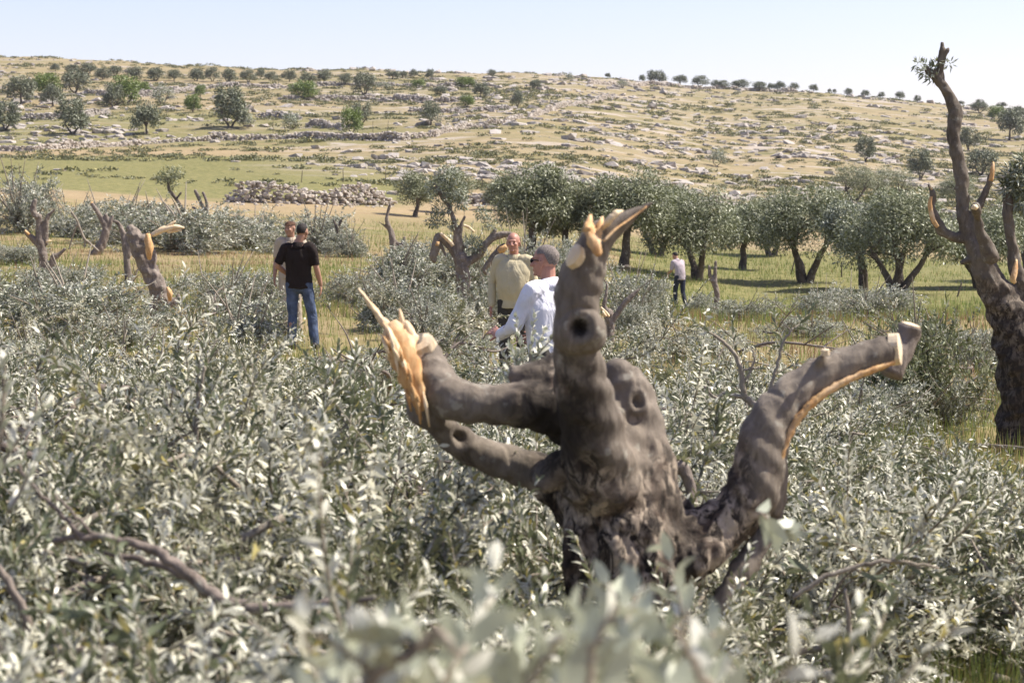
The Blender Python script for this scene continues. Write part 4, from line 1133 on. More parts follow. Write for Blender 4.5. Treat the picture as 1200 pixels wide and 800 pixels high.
def bough(seed, ln=1.3, nside=13, lod=1):
    rng = np.random.RandomState(seed); lb = Buf(); tb = Buf()
    q, r = smoothpath([[0, 0, 0], [ln * .35, rng.randn() * .06, .04 + rng.randn() * .03], [ln * .7, rng.randn() * .1, .03], [ln, rng.randn() * .14, -.05]], [.014, .010, .007, .003], 5)
    tube(tb, q, r, 6)
    for k in range(nside):
        t = .12 + .85 * (k + rng.rand()) / nside; c = q[int(t * (len(q) - 1))]
        a = rng.rand() * 6.283; dr = norm(np.array([.9, math.cos(a), math.sin(a) * .8 + .12]))
        l2 = (.28 + .3 * rng.rand()) * (1.15 - .5 * t)
        pp, T = spray(lb, tb, c, dr, l2, rng, lod=lod)
        for j in range(3):
            i2 = int(len(pp) * (.15 + .6 * rng.rand())); d2 = norm(T[i2] + rng.randn(3) * .65)
            spray(lb, tb, pp[i2], d2, l2 * (.35 + .35 * rng.rand()), rng, lod=lod, tw=.0025)
    spray(lb, tb, q[-1], norm(q[-1] - q[-3]), .3, rng, lod=lod)
    return lb, tb
pc = bpy.data.collections.new('bough_kinds')     # source shapes for the heap, not linked to the scene
BO = []
def bare_bough(seed):
    rng = np.random.RandomState(seed); lb = Buf(); tb = Buf()
    q, r = smoothpath([[0, 0, 0], [.4, rng.randn() * .1, .06], [.8, rng.randn() * .15, .02], [1.25, rng.randn() * .2, .05]], [.020, .016, .011, .005], 5); tube(tb, q, r, 7)
    for k in range(7):
        c = q[rng.randint(3, len(q) - 2)]; dr = norm(np.array([.7, rng.randn() * .8, rng.randn() * .6])); l = .25 + .35 * rng.rand()
        q2, r2 = smoothpath([c, c + dr * l * .5 + rng.randn(3) * .03, c + dr * l + rng.randn(3) * .06], [.009, .006, .002], 3); tube(tb, q2, r2, 5)
        if k < 3: spray(lb, tb, q2[-1], norm(dr + rng.randn(3) * .4), .18, rng)
        for j in range(2):
            c2 = q2[rng.randint(2, len(q2))]; d2 = norm(dr + rng.randn(3) * .8); tube(tb, [c2, c2 + d2 * .12, c2 + d2 * .2 + [0, 0, -.03]], [.004, .003, .001], 4)
    return lb, tb
for k in range(8):
    DROOP = np.array([-.3, .2, .45]) * (k % 3) * .5
    lb, tb = bough(300 + k, nside=[13, 16, 9, 14, 7, 12][k]) if k < 6 else bare_bough(320 + k)
    m0 = Buf(); m0.v = lb.v + tb.v; m0.n = lb.n + tb.n
    m0.q = lb.q + [x_ + lb.n for x_ in tb.q]; m0.qm = lb.qm + [np.full(len(x_), 1) for x_ in tb.q]
    m0.t = lb.t + [x_ + lb.n for x_ in tb.t]; m0.tm = lb.tm + [np.full(len(x_), 1) for x_ in tb.t]
    me = m0.mesh('bough', [M['leaf_dry' if k in (2, 5, 7) else 'leaf_cut'], M['twig' if k < 6 else 'bark_mid']])
    o = bpy.data.objects.new('bough_%d' % k, me); pc.objects.link(o)
DROOP = np.zeros(3)
def instancer(name, pts, rots, scl, idx, label, cat):
    me = bpy.data.meshes.new(name); me.vertices.add(len(pts)); base = pts.mean(0)
    me.vertices.foreach_set('co', (pts - base).astype(np.float32).ravel())
    for nm, ty, arr, key in (('rot', 'FLOAT_VECTOR', rots, 'vector'), ('scl', 'FLOAT', scl, 'value'), ('idx', 'INT', idx, 'value')):
        a = me.attributes.new(nm, ty, 'POINT'); a.data.foreach_set(key, np.asarray(arr, np.int32 if ty == 'INT' else np.float32).ravel())
    o = link(name, me, loc=base)
    ng = bpy.data.node_groups.new(name, 'GeometryNodeTree')
    ng.interface.new_socket('Geometry', in_out='INPUT', socket_type='NodeSocketGeometry')
    ng.interface.new_socket('Geometry', in_out='OUTPUT', socket_type='NodeSocketGeometry')
    N = ng.nodes; gi = N.new('NodeGroupInput'); go = N.new('NodeGroupOutput')
    ci = N.new('GeometryNodeCollectionInfo'); ci.inputs['Collection'].default_value = pc
    ci.inputs['Separate Children'].default_value = True; ci.inputs['Reset Children'].default_value = True
    ip = N.new('GeometryNodeInstanceOnPoints'); ip.inputs['Pick Instance'].default_value = True
    def na(nm, dt):
        x_ = N.new('GeometryNodeInputNamedAttribute'); x_.data_type = dt; x_.inputs['Name'].default_value = nm
        return [s_ for s_ in x_.outputs if s_.enabled and s_.name == 'Attribute'][0]
    e2 = N.new('FunctionNodeEulerToRotation')
    ng.links.new(na('rot', 'FLOAT_VECTOR'), e2.inputs[0]); ng.links.new(e2.outputs[0], ip.inputs['Rotation'])
    ng.links.new(na('scl', 'FLOAT'), ip.inputs['Scale']); ng.links.new(na('idx', 'INT'), ip.inputs['Instance Index'])
    ng.links.new(gi.outputs[0], ip.inputs['Points']); ng.links.new(ci.outputs[0], ip.inputs['Instance'])
    ng.links.new(ip.outputs[0], go.inputs[0])
    md = o.modifiers.new('heap', 'NODES'); md.node_group = ng
    return tag(o, label, cat, kind='stuff')
# heap surface (absolute height) by photo column and distance
HPX = [-300, 0, 150, 300, 400, 450, 560, 700, 850, 930, 1000, 1100, 1200, 1500]
HD = [1.5, 2.6, 4, 6, 8, 10, 12, 14.5]
HT = np.array([  # rows: HD
 [.9, .9, .9, .85, .85, .85, .85, .8, .7, .6, .5, .4, .4, .4],
 [1.1, 1.1, 1.1, 1.05, 1.0, 1.0, .95, .9, .75, .65, .5, .35, .3, .3],
 [1.35, 1.32, 1.22, 1.10, 1.02, 1.0, .9, .80, .70, .55, .4, .3, .3, .3],
 [1.35, 1.25, 1.20, 1.12, 1.05, .95, .82, .72, .62, .50, .38, .32, .36, .3],
 [1.2, 1.15, 1.20, 1.16, 1.05, .95, .72, .66, .66, .60, .58, .52, .55, .5],
 [.9, .85, 1.05, 1.10, .95, .7, .62, .66, .80, .78, .70, .60, .70, .6],
 [.7, .75, .95, .95, .7, .35, .45, .60, .90, .88, .66, .6, .66, .6],
 [.4, .6, .7, .6, .35, .1, .25, .35, .60, .50, .35, .3, .3, .3]])
def heap(px, d):
    i = np.clip(np.interp(d, HD, np.arange(len(HD))), 0, len(HD) - 1.001); j = np.clip(np.interp(px, HPX, np.arange(len(HPX))), 0, len(HPX) - 1.001)
    i0 = i.astype(int); j0 = j.astype(int); a = i - i0; c = j - j0
    return (HT[i0, j0] * (1 - c) + HT[i0, j0 + 1] * c) * (1 - a) + (HT[i0 + 1, j0] * (1 - c) + HT[i0 + 1, j0 + 1] * c) * a
rng = np.random.RandomState(5)
N_ = 4200
d = np.sqrt(rng.uniform(2.3 ** 2, 14.2 ** 2, N_)); px = rng.uniform(-120, 1320, N_)
x = (px - 600) / F * d; gr = ground(x, d)
hs_ = heap(px, d) + .72 * (fbm(x * 1.15, d * .9, 91, 3) - .54)
th_ = hs_ - gr
keep = th_ > .10
patch_ = ((px < 70) & (d > 5.6) & (d < 8.5) & (rng.rand(N_) < .75)) | ((px > 400) & (px < 490) & (d > 9))
keep &= ~patch_
hole = (fbm(x * 1.3, d * 1.0, 92, 3) > np.where((px > 980) & (px < 1180), .57, .66)); keep &= ~hole
u = 1 - rng.rand(N_) ** 1.6 * .75
z = gr + np.maximum(th_ - .12, .03) * u
ptsA = np.stack([x, d, z], 1)[keep]
n_ = len(ptsA)
yaw = 9.0 * fbm(ptsA[:, 0] * .55, ptsA[:, 1] * .45, 97, 2) + rng.randn(n_) * .65; pit = -(rng.rand(n_) * .95 - .45); rol = rng.rand(n_) * 6.283
ptsA -= np.stack([np.cos(yaw), np.sin(yaw), -np.sin(pit)], 1) * .45
low_ = ptsA[:, 2] < ground(ptsA[:, 0], ptsA[:, 1]) + .03
ptsA[low_, 2] = ground(ptsA[low_, 0], ptsA[low_, 1]) + .03
scl = .6 + .55 * rng.rand(n_)
# thin the heap where it would stand taller than the cut branches really lie
LPX = [-200, 0, 120, 250, 330, 400, 450, 520, 600, 700, 760, 850, 930, 1000, 1060, 1120, 1200, 1400]
LRW = [425, 425, 445, 425, 425, 455, 490, 535, 495, 510, 455, 435, 450, 500, 530, 555, 545, 560]
LP2 = [-200, 380, 450, 520, 600, 640, 840, 900, 960, 1040, 1400]
LR2 = [430, 480, 540, 640, 670, 735, 735, 700, 600, 560, 640]
ax = np.stack([np.cos(yaw) * np.cos(pit), np.sin(yaw) * np.cos(pit), -np.sin(pit)], 1)
ok = np.ones(n_, bool)
for tt, mg in ((.1, .08), (.4, .27), (.75, .36), (1.05, .32), (1.3, .2), (1.5, .08)):
    q = ptsA + ax * (tt * scl)[:, None]; dq = np.maximum(q[:, 1], .3)
    rr = 400 + F * ((ZC - q[:, 2] - mg * scl * .8) / dq - TP) / (1 + TP * (ZC - q[:, 2]) / dq); cx = 600 + F * q[:, 0] / dq
    ok &= rr > np.interp(cx, LPX, LRW)
    ok &= ~((dq < 5.7) & (rr < np.interp(cx, LP2, LR2)))
    ok &= dq > 1.9
    ok &= ~((dq < 4.0) & (rr < np.interp(cx, [-200, 0, 60, 450, 520, 1400], [560, 560, 650, 735, 700, 700])))
ptsA, yaw, pit, rol, scl, n_ = ptsA[ok], yaw[ok], pit[ok], rol[ok], scl[ok], int(ok.sum())
left = ptsA[:, 0] < .3
rots = np.stack([rol, pit, yaw], 1); idx = rng.choice(8, n_, p=[.16, .16, .13, .15, .13, .13, .07, .07])
idx = np.where((ptsA[:, 1] < 5.2) & (idx > 5), idx - 5, idx)
instancer('cut_olive_branches', ptsA[left], rots[left], scl[left], idx[left], 'tangled heap of silvery cut olive branches filling the near left foreground', 'branches')
instancer('cut_olive_branches', ptsA[~left], rots[~left], scl[~left], idx[~left], 'tangled cut olive branches and leaves lying right of the big broken trunk', 'branches')
print('heap boughs', n_)

# loose cut branches strewn between the felled crowns
rng = np.random.RandomState(15)
N2 = 950
d = np.exp(rng.uniform(math.log(14.2), math.log(62), N2)); px = rng.uniform(-160, 1330, N2); x = (px - 600) / F * d
pr = np.interp(px, [-200, 0, 480, 640, 900, 1000, 1400], [1, 1, .9, .8, .45, .2, .25]) * sstep(.36, .52, fbm(x * .45, d * .35, 95))
pr = pr * np.where((px > 640) & (d > 34), .15, 1) * (1 - .75 * sstep(34, 60, d))
pr = np.where((px > 280) & (px < 490) & (d < 40), .06, pr)
pr = np.where((px > 150) & (px < 235) & (d > 17) & (d < 34), .1, pr)
pr = np.where((px > 490) & (px < 600) & (d > 20) & (d < 40), .10, pr)
pr = np.where((px > 660) & (px < 900) & (d > 17), pr * .35, pr)
pr = np.where(d > 22, pr * .4, pr)
kp = rng.rand(N2) < pr; x = x[kp]; d = d[kp]; n_ = len(x)
yaw = rng.rand(n_) * 6.283; pit = -(rng.rand(n_) * .5 - .12); rol = rng.rand(n_) * 6.283
z = ground(x, d) + .08 + .32 * rng.rand(n_) ** 1.3
q = np.stack([x, d, z], 1) - np.stack([np.cos(yaw), np.sin(yaw), 0 * yaw], 1) * .4
instancer('strewn_branches', q, np.stack([rol, pit, yaw], 1), .75 + .45 * rng.rand(n_), rng.randint(0, 8, n_), 'loose cut olive branches strewn between the felled crowns', 'branches')

# ------------------------------------------------------------------ individual branches in the foreground
def branch(name, label, chains, d, mt='bark_mid', sprays=(), seed=1, cat='branch', L=.056, W=.0125, lm='leaf_cut'):
    c0 = chains[0][0]; base = P(c0[0], c0[1], d)
    t = empty(name, base); tag(t, label, cat)
    for ch in chains:
        b = Buf(); p, r = chain3(ch, d, base); q, rr = smoothpath(p, r, 6)
        q = q + np.random.RandomState(seed).randn(*q.shape) * .002
        tube(b, q, rr, 8, wob=.1); link('stem', b.mesh('stem', M[mt]), t)
    b = Buf()
    rg = np.random.RandomState(seed); lb = Buf()
    for s_ in sprays:   # (px,row,dd, px2,row2,dd2)
        a = P(s_[0], s_[1], d + s_[2]) - base; e = P(s_[3], s_[4], d + s_[5]) - base
        ln = np.linalg.norm(e - a); spray(lb, b, a, (e - a) / ln, ln, rg, L, W, gap=L * .28, bend=rg.randn(3) * .06, tw=.0035)
    if sprays:
        for v_ in b.v: lb.v.append(v_)
        lb.q += [x_ + lb.n for x_ in b.q]; lb.qm += [np.full(len(x_), 1) for x_ in b.q]
        lb.t += [x_ + lb.n for x_ in b.t]; lb.tm += [np.full(len(x_), 1) for x_ in b.t]; lb.n += b.n
        link('foliage', lb.mesh('foliage', [M[lm], M[mt]]), t)
    return t
branch('fallen_branch', 'smooth bare curved branch lying on the heap at lower left', [
    [(60, 634, 2.9), (105, 628, 4.3), (150, 634, 5.0), (190, 650, 6.5), (228, 680, 7.9), (262, 702, 7.9), (300, 712, 7.2), (340, 710, 6.5), (390, 706, 5.0), (440, 700, 2.9)],
    [(240, 690, 5.8, .02), (205, 668, 5.0, .08), (165, 655, 4.3, .12), (120, 648, 2.9, .15)], [(95, 628, 3.6), (70, 600, 2.9), (45, 575, 2.4), (20, 545, 2.2)], [(110, 626, 2.2), (85, 600, 1.9), (66, 580, 1.4)]], 3.9, 'bark_mid', seed=3)
branch('fallen_branch', 'thin bare branch at the lower left edge', [[(-20, 640, 5), (15, 690, 5), (35, 740, 6), (45, 820, 7)]], 3.9, 'bark_mid', seed=5)
branch('bare_twig', 'bare forked twig rising from the leaves behind the right limb', [
    [(892, 482, 4.5), (878, 470, 4), (872, 462, 3.8), (869, 440, 3), (864, 420, 2.6), (852, 405, 2.2), (836, 392, 1.8)], [(874, 466, 3), (850, 462, 2.4), (838, 466, 2), (825, 452, 1.6)],
    [(900, 462, 2.4), (906, 445, 2.2), (912, 425, 2), (918, 400, 1.6), (930, 385, 1.2)], [(869, 434, 1.6), (880, 432, 1.4), (890, 430, 1)], [(872, 448, 1.4), (884, 425, 1.2), (882, 410, .9)]], 8.6, 'twig', seed=7,
    sprays=[(836, 392, 0, 800, 372, 0), (930, 385, 0, 962, 360, .1), (864, 420, 0, 850, 372, .1), (905, 440, 0, 940, 420, 0), (918, 400, .1, 900, 365, .2)])
rg = np.random.RandomState(12)
branch('olive_sprig', 'bright leafy sprig rising in front of the white shirted man', [[(612, 470, 3), (618, 440, 2.4), (622, 410, 1.8)]], 7.6, 'twig', seed=8, lm='leaf_pale',
       sprays=[(616, 450, 0, 596, 392, 0), (618, 440, 0, 628, 372, 0), (620, 430, 0, 650, 385, 0), (612, 470, 0, 585, 425, 0), (618, 450, 0, 655, 420, 0), (612, 470, 0, 640, 445, .1), (606, 470, 0, 570, 440, .1), (616, 450, .1, 608, 380, .1), (620, 440, .1, 640, 375, .1), (615, 460, 0, 600, 415, 0), (622, 450, .05, 668, 400, .1), (610, 470, .1, 590, 400, .1), (618, 460, .1, 634, 410, .1)], L=.050, W=.0165)
branch('olive_sprig', 'pale blurred leafy sprig standing up at the left edge', [[(-10, 560, 4), (2, 500, 3), (4, 440, 2)]], 3.6, 'twig', seed=9, lm='leaf_pale',
       sprays=[(0, 520, 0, 8, 400, 0), (-5, 560, 0, 40, 470, 0), (0, 500, 0, -12, 410, 0), (10, 600, 0, 60, 520, 0)])
branch('olive_sprig', 'upright leafy sprigs on the left heap below the torn log', [[(230, 520, 3), (232, 470, 2.4), (240, 430, 1.6)]], 6.4, 'twig', seed=10,
       sprays=[(232, 470, 0, 226, 385, 0), (230, 500, 0, 262, 420, 0), (230, 510, 0, 200, 440, 0), (236, 450, 0, 250, 392, .1), (225, 520, 0, 180, 455, .1), (240, 520, 0, 300, 440, .1)])
branch('olive_sprig', 'leafy sprigs curving up on the heap left of the splintered limb', [[(370, 560, 3), (380, 500, 2.4), (390, 450, 1.6)]], 7.0, 'twig', seed=11,
       sprays=[(380, 500, 0, 372, 410, 0), (384, 490, 0, 420, 425, 0), (375, 540, 0, 330, 450, 0), (390, 460, 0, 400, 400, .1), (380, 520, 0, 450, 460, .1)])
branch('fallen_branch', 'arching thin branch with pale leaves at lower right', [[(930, 700, 3), (975, 672, 3), (1020, 660, 2.6), (1060, 658, 2), (1100, 665, 1.5)], [(998, 800, 4), (996, 760, 3.6), (994, 720, 3), (990, 690, 2)]], 5.0, 'twig', seed=13,
       sprays=[(1060, 658, 0, 1140, 690, 0), (1040, 658, 0, 1100, 630, 0), (1000, 665, 0, 1050, 700, .05), (960, 680, 0, 930, 650, .1)])
# the out-of-focus spray right in front of the lens
near_sprays = []
for k in range(16):
    a = 375 + k * 32 + rg.rand() * 20; near_sprays.append((a, 830 + rg.rand() * 40, rg.rand() * .2, a - 40 + rg.rand() * 110, 735 + rg.rand() * 45, .1 + rg.rand() * .3))
branch('olive_spray', 'large out of focus leafy spray at the bottom centre, closest to the camera', [
    [(360, 860, 10), (430, 800, 8), (480, 765, 7), (515, 745, 6), (535, 765, 4)], [(700, 900, 6), (690, 800, 5), (700, 750, 4), (725, 715, 3)], [(560, 900, 5), (620, 800, 4), (660, 745, 3)], [(880, 860, 6), (820, 790, 5), (790, 730, 3)]],
    1.55, 'twig', seed=14, L=.064, W=.018, lm='leaf_pale',
    sprays=near_sprays + [(440, 790, 0, 380, 735, 0), (500, 760, 0, 440, 740, 0), (600, 820, .1, 640, 740, .1), (690, 800, .2, 690, 725, .3), (800, 790, .4, 870, 735, .5), (720, 760, .5, 790, 690, .8), (520, 800, 0, 560, 735, .1),
                           (800, 740, 1.2, 800, 650, 1.3), (890, 600, 1.6, 940, 640, 1.7), (400, 850, 0, 470, 770, 0), (640, 850, .1, 720, 740, .2), (840, 850, .2, 800, 750, .3), (450, 850, .0, 520, 790, 0)])
# ------------------------------------------------------------------ people
M['skin'] = flat('tanned skin', (.36, .20, .135), .55, .10, 25, .4)
M['skin_ruddy'] = flat('ruddy skin', (.42, .21, .15), .5, .12, 25, .4)
M['hair_grey'] = flat('short grey hair', (.25, .215, .19), .85, .5, 140, .15, 1.0)
M['hair_dark'] = flat('short dark hair', (.022, .017, .014), .7, .3, 90, .3, .8)
M['hair_white'] = flat('thin white hair', (.42, .38, .35), .8, .2, 90, .2, .5)
def cloth(name, c, scale=9, var=.06, rough=.85):
    m, n, bs = mat(name)
    k = ramp(n, noi(n, scale, 4, mapping(n), .4), [(.3, 1 - var), (.7, 1 + var)])
    n.links.new(mix(n, 1.0, c, k, 'MULTIPLY'), bs.inputs['Base Color']); bs.inputs['Roughness'].default_value = rough
    bs.inputs['Specular IOR Level'].default_value = .15
    bump(n, bs, noi(n, scale, 5, mapping(n, (1.6, 1.6, .6)), 1.2), .55, .05); return m
M['white_shirt'] = cloth('white cotton shirt', (.76, .75, .79), 6)
M['beige_shirt'] = cloth('beige knit shirt', (.50, .44, .29), 6)
M['black_shirt'] = cloth('black shirt', (.022, .016, .014), 7, .2)
M['jeans'] = cloth('faded blue jeans', (.075, .10, .16), 9, .45)
M['khaki'] = cloth('beige trousers', (.46, .38, .29), 7)
M['dark_trousers'] = cloth('dark trousers', (.055, .05, .042), 7, .2)
M['navy'] = cloth('dark navy trousers', (.035, .04, .06), 30, .6)
M['cap'] = cloth('brown cap', (.10, .055, .035), 12, .3)
M['shoe'] = flat('dark leather shoe', (.03, .025, .022), .5, .2)
M['black_plastic'] = flat('black plastic', (.01, .01, .01), .2, 0)
m, n, bs = mat('pale plaid shirt')
v = mapping(n)
w1 = nd(n, 'ShaderNodeTexWave', Scale=9.0, Distortion=.6); w1.bands_direction = 'X'; n.links.new(v, w1.inputs['Vector'])
w2 = nd(n, 'ShaderNodeTexWave', Scale=9.0, Distortion=.6); w2.bands_direction = 'Z'; n.links.new(v, w2.inputs['Vector'])
cc = mix(n, ramp(n, w1.outputs[0], [(.55, 0.0), (.7, .6)]), (.52, .44, .45), (.22, .19, .22))
cc = mix(n, ramp(n, w2.outputs[0], [(.6, 0.0), (.75, .55)]), cc, (.25, .21, .24))
n.links.new(cc, bs.inputs['Base Color']); bs.inputs['Roughness'].default_value = .9
M['plaid'] = m

V3 = lambda *a: np.array(a, float)
def base_joints():
    return dict(hipL=V3(-.10, 0, .92), hipR=V3(.10, 0, .92), kneeL=V3(-.11, .02, .50), kneeR=V3(.11, .02, .50), anL=V3(-.11, -.02, .09), anR=V3(.11, -.02, .09),
                pelvis=V3(0, 0, .96), waist=V3(0, 0, 1.10), chest=V3(0, 0, 1.28), upper=V3(0, -.015, 1.41), neck=V3(0, -.01, 1.49), head=V3(0, .02, 1.635),
                shL=V3(-.185, -.015, 1.42), shR=V3(.185, -.015, 1.42), elL=V3(-.25, -.03, 1.14), elR=V3(.25, -.03, 1.14), wrL=V3(-.25, .05, .89), wrR=V3(.25, .05, .89),
                hdL=V3(0, .1, -1), hdR=V3(0, .1, -1))
def person(name, label, loc, face, J, shirt, trousers, skin, hair, vox=.008, sleeves='short', belly=0.0, head_yaw=0.0, head_pitch=0.0, scale=1.0, bald=0.0, glasses=False, cap=False, curl=(.35, .35), palm=(None, None), groups=None, hem_len=.11):
    """face: yaw of the facing direction, 0 = towards +Y (away from the camera)"""
    B0 = base_joints(); B0.update(J); J = B0
    t = empty(name, loc, face); tag(t, label, 'person', groups); t.scale = (scale,) * 3
    # ---- head frame
    Hm = rotz(head_yaw) @ rotx(head_pitch); hc = J['head']
    H = lambda *p_: hc + Hm @ np.array(p_, float)
    b = Buf()
    ell(b, H(0, -.012, .028), (.076, .096, .090), Hm)             # skull
    ell(b, H(0, .020, -.025), (.064, .074, .088), Hm)             # face
    ell(b, H(0, .030, -.082), (.046, .052, .036), Hm)             # jaw and chin
    ell(b, H(0, .078, -.095), (.022, .016, .016), Hm, src=ICO2)
    ell(b, H(0, .078, .022), (.052, .018, .014), Hm, src=ICO2)    # brow
    tube(b, [H(0, .088, .012), H(0, .102, -.012), H(0, .112, -.030)], [.009, .011, .013], 8, rnd=True)
    ell(b, H(-.013, .098, -.034), (.010, .010, .008), Hm, src=ICO2); ell(b, H(.013, .098, -.034), (.010, .010, .008), Hm, src=ICO2)
    for s_ in (-1, 1):
        ell(b, H(s_ * .038, .072, -.020), (.024, .020, .020), Hm, src=ICO2)      # cheek
        ell(b, H(s_ * .077, -.006, -.008), (.009, .020, .033), Hm @ rotz(-s_ * .3), src=ICO2)
        ell(b, H(s_ * .074, -.004, -.036), (.010, .012, .014), Hm, src=ICO2)
    ell(b, H(0, .086, -.060), (.025, .013, .006), Hm, src=ICO2); ell(b, H(0, .084, -.070), (.022, .013, .007), Hm, src=ICO2)  # lips
    tube(b, [J['upper'], J['neck'], hc + Hm @ V3(0, -.022, -.045)], [.055, .056, .056], 12, rnd=True)
    # ---- torso, limbs
    x_ = J['shR'] - J['shL']; x_ = x_ / np.linalg.norm(x_)
    tp = [J['pelvis'] - V3(0, 0, .06), J['pelvis'], J['waist'] + V3(0, belly * .5, 0), J['chest'] + V3(0, belly * .25, 0), J['upper']]
    tr = np.array([.105, .11, .105 + belly * .6, .112 + belly * .35, .085]); ta = np.array([1.45, 1.5, 1.38 - belly * 1.5, 1.55, 1.9]); trb = tr * [1, 1, 1, .95, .72]
    q, r = smoothpath(tp, tr, 4); _, a_ = smoothpath(tp, ta, 4)
    tube(b, q, smoothpath(tp, trb, 4)[1] * .93, 16, asp=a_, ref=x_, rnd=True)
    for s_ in 'LR':
        tube(b, *smoothpath([J['upper'] * .6 + J['sh' + s_] * .4, J['sh' + s_], J['sh' + s_] * .6 + J['el' + s_] * .4, J['el' + s_]], [.062, .056, .048, .040], 3), 10, rnd=True)
        tube(b, *smoothpath([J['el' + s_], J['el' + s_] * .65 + J['wr' + s_] * .35, J['wr' + s_]], [.041, .042, .028], 3), 10, rnd=True)
        hp, kn, an = J['hip' + s_], J['knee' + s_], J['an' + s_]
        tube(b, *smoothpath([hp, hp * .6 + kn * .4, kn], [.088, .078, .055], 3), 10, rnd=True)
        tube(b, *smoothpath([kn, kn * .65 + an * .35 + V3(0, -.012, 0), an], [.054, .054, .036], 3), 10, rnd=True)
        tube(b, [an, an + V3(0, .10, -.045), an + V3(0, .17, -.06)], [.038, .034, .028], 8, rnd=True)
        # hand
        f = norm(J['hd' + s_]); sg = -1 if s_ == 'L' else 1; ci = 0 if s_ == 'L' else 1
        pn = palm[ci] if palm[ci] is not None else V3(-sg, 0, 0)      # palm normal (towards the body)
        pn = norm(pn - f * (pn @ f)); sd = np.cross(pn, f)
        Rm = np.stack([sd, f, pn], 1); wr = J['wr' + s_]; pc_ = wr + f * .055
        ell(b, pc_, (.043, .055, .016), Rm, src=ICO2)
        cl = curl[ci]
        thumb_side = 1 if (sd @ V3(0, 1, 0.2)) > 0 else -1
        for k, (off, ln) in enumerate([(-.031, .072), (-.011, .082), (.011, .078), (.030, .062)]):
            if thumb_side > 0: off = -off
            p0 = pc_ + sd * off + f * .040; dd = f.copy(); pp = [p0]
            for j_, sg_l in enumerate((.42, .33, .25)):
                ang = cl * (j_ + 1) * .75; dd = f * math.cos(ang) + pn * math.sin(ang); pp.append(pp[-1] + dd * ln * sg_l + sd * off * .10)
            tube(b, pp, [.0095, .009, .0085, .007], 7, rnd=True)
        p0 = wr + f * .025 + sd * thumb_side * .026
        tube(b, [p0, p0 + (f * .5 + sd * thumb_side * .8 + pn * .25) * .035, p0 + (f * .9 + sd * thumb_side * .75 + pn * .5) * .06], [.014, .0115, .008], 7, rnd=True)
    body = remeshed(b, vox * .75, 2, .45); link('body', setmats(body, M[skin]), t)
    # ---- clothes
    def wr_(co, n_, a=.012, s_=6): return a * (n3(co, s_, 4.4, (1, 1, .6)) + .6 * n3(co, s_ * 2.3, 1.9, (1, 1, .7)))
    b = Buf(); hem = J['pelvis'] - V3(0, 0, hem_len)
    tp2 = [hem] + tp[1:]
    tr2 = np.array([.128, .128, .122 + belly * .6, .124 + belly * .35, .094]); q, r = smoothpath(tp2, tr2, 4)
    tube(b, q, r, 18, asp=a_, ref=x_)
    ell(b, J['upper'] + V3(0, 0, .0), (.125, .080, .056), None)
    for s_ in 'LR':
        e_ = J['el' + s_]; sh = J['sh' + s_]; w_ = J['wr' + s_]
        if sleeves == 'short': tube(b, *smoothpath([J['upper'] * .5 + sh * .5, sh, sh * .45 + e_ * .55, sh * .12 + e_ * .88], [.075, .070, .065, .062], 3), 12)
        else:
            tube(b, *smoothpath([J['upper'] * .5 + sh * .5, sh, sh * .5 + e_ * .5, e_], [.075, .071, .062, .055], 3), 12, rnd=True)
            tube(b, *smoothpath([e_, e_ * .5 + w_ * .5, e_ * .06 + w_ * .94], [.055, .050, .040], 3), 12, rnd=sleeves == 'long')
    me = remeshed(b, vox, 4); displace(me, lambda co, n_: wr_(co, n_)); sh_ob = link('shirt', setmats(me, M[shirt]), t)
    b = Buf()   # collar
    T = norm(J['neck'] - J['upper']); c_ = J['upper'] * .25 + J['neck'] * .75 + V3(0, -.004, .0)
    tube(b, [c_ - T * .06, c_ - T * .02, c_ + T * .026], [.098, .077, .070], 18, asp=1.08, ref=x_); link('collar', b.mesh('collar', M[shirt]), sh_ob)
    b = Buf()
    tube(b, *smoothpath([J['pelvis'] - V3(0, 0, .08), J['pelvis'] - V3(0, 0, .02), J['pelvis'] + V3(0, 0, .03)], [.114, .110, .10], 3), 16, asp=1.42, ref=V3(1, 0, 0), rnd=True)
    for s_ in 'LR':
        hp, kn, an = J['hip' + s_], J['knee' + s_], J['an' + s_]
        tube(b, *smoothpath([hp + V3(0, 0, .02), hp * .55 + kn * .45, kn], [.100, .088, .070], 4), 12, rnd=True)
        tube(b, *smoothpath([kn, kn * .5 + an * .5, an + V3(0, 0, -.03)], [.070, .066, .062], 4), 12)
    me = remeshed(b, vox, 4); displace(me, lambda co, n_: wr_(co, n_, .010, 7)); link('trousers', setmats(me, M[trousers]), t)
    for s_ in 'LR':
        an = J['an' + s_]; b = Buf()
        tube(b, [an + V3(0, -.04, -.03), an + V3(0, .05, -.045), an + V3(0, .15, -.055), an + V3(0, .20, -.06)], [.045, .044, .040, .028], 12, asp=1.1, ref=V3(1, 0, 0), rnd=True)
        link('shoe', remeshed(b, .008, 1).copy() if False else b.mesh('shoe', M['shoe']), t)
    # ---- hair
    b = Buf(); v, f = ICO3
    vv = v * [.0795, .0985, .0925]
    keep = (v[:, 1] < .38 + .45 * v[:, 2]) & (v[:, 2] > -.62 + .35 * (v[:, 1] + .6))
    keep &= ~((np.abs(v[:, 0]) > .75) & (v[:, 2] < .05) & (v[:, 1] > -.25))
    if bald: keep &= ~((v[:, 2] > bald) & (v[:, 1] > -.55))
    fk = f[keep[f].all(1)]
    vv = vv * (1 + .02 * np.sin(v[:, :1] * 23 + v[:, 1:2] * 17))
    b.add(np.array([H(*(p_ + [0, -.012, .030])) for p_ in vv]), None, fk); link('hair', b.mesh('hair', M[hair]), t)
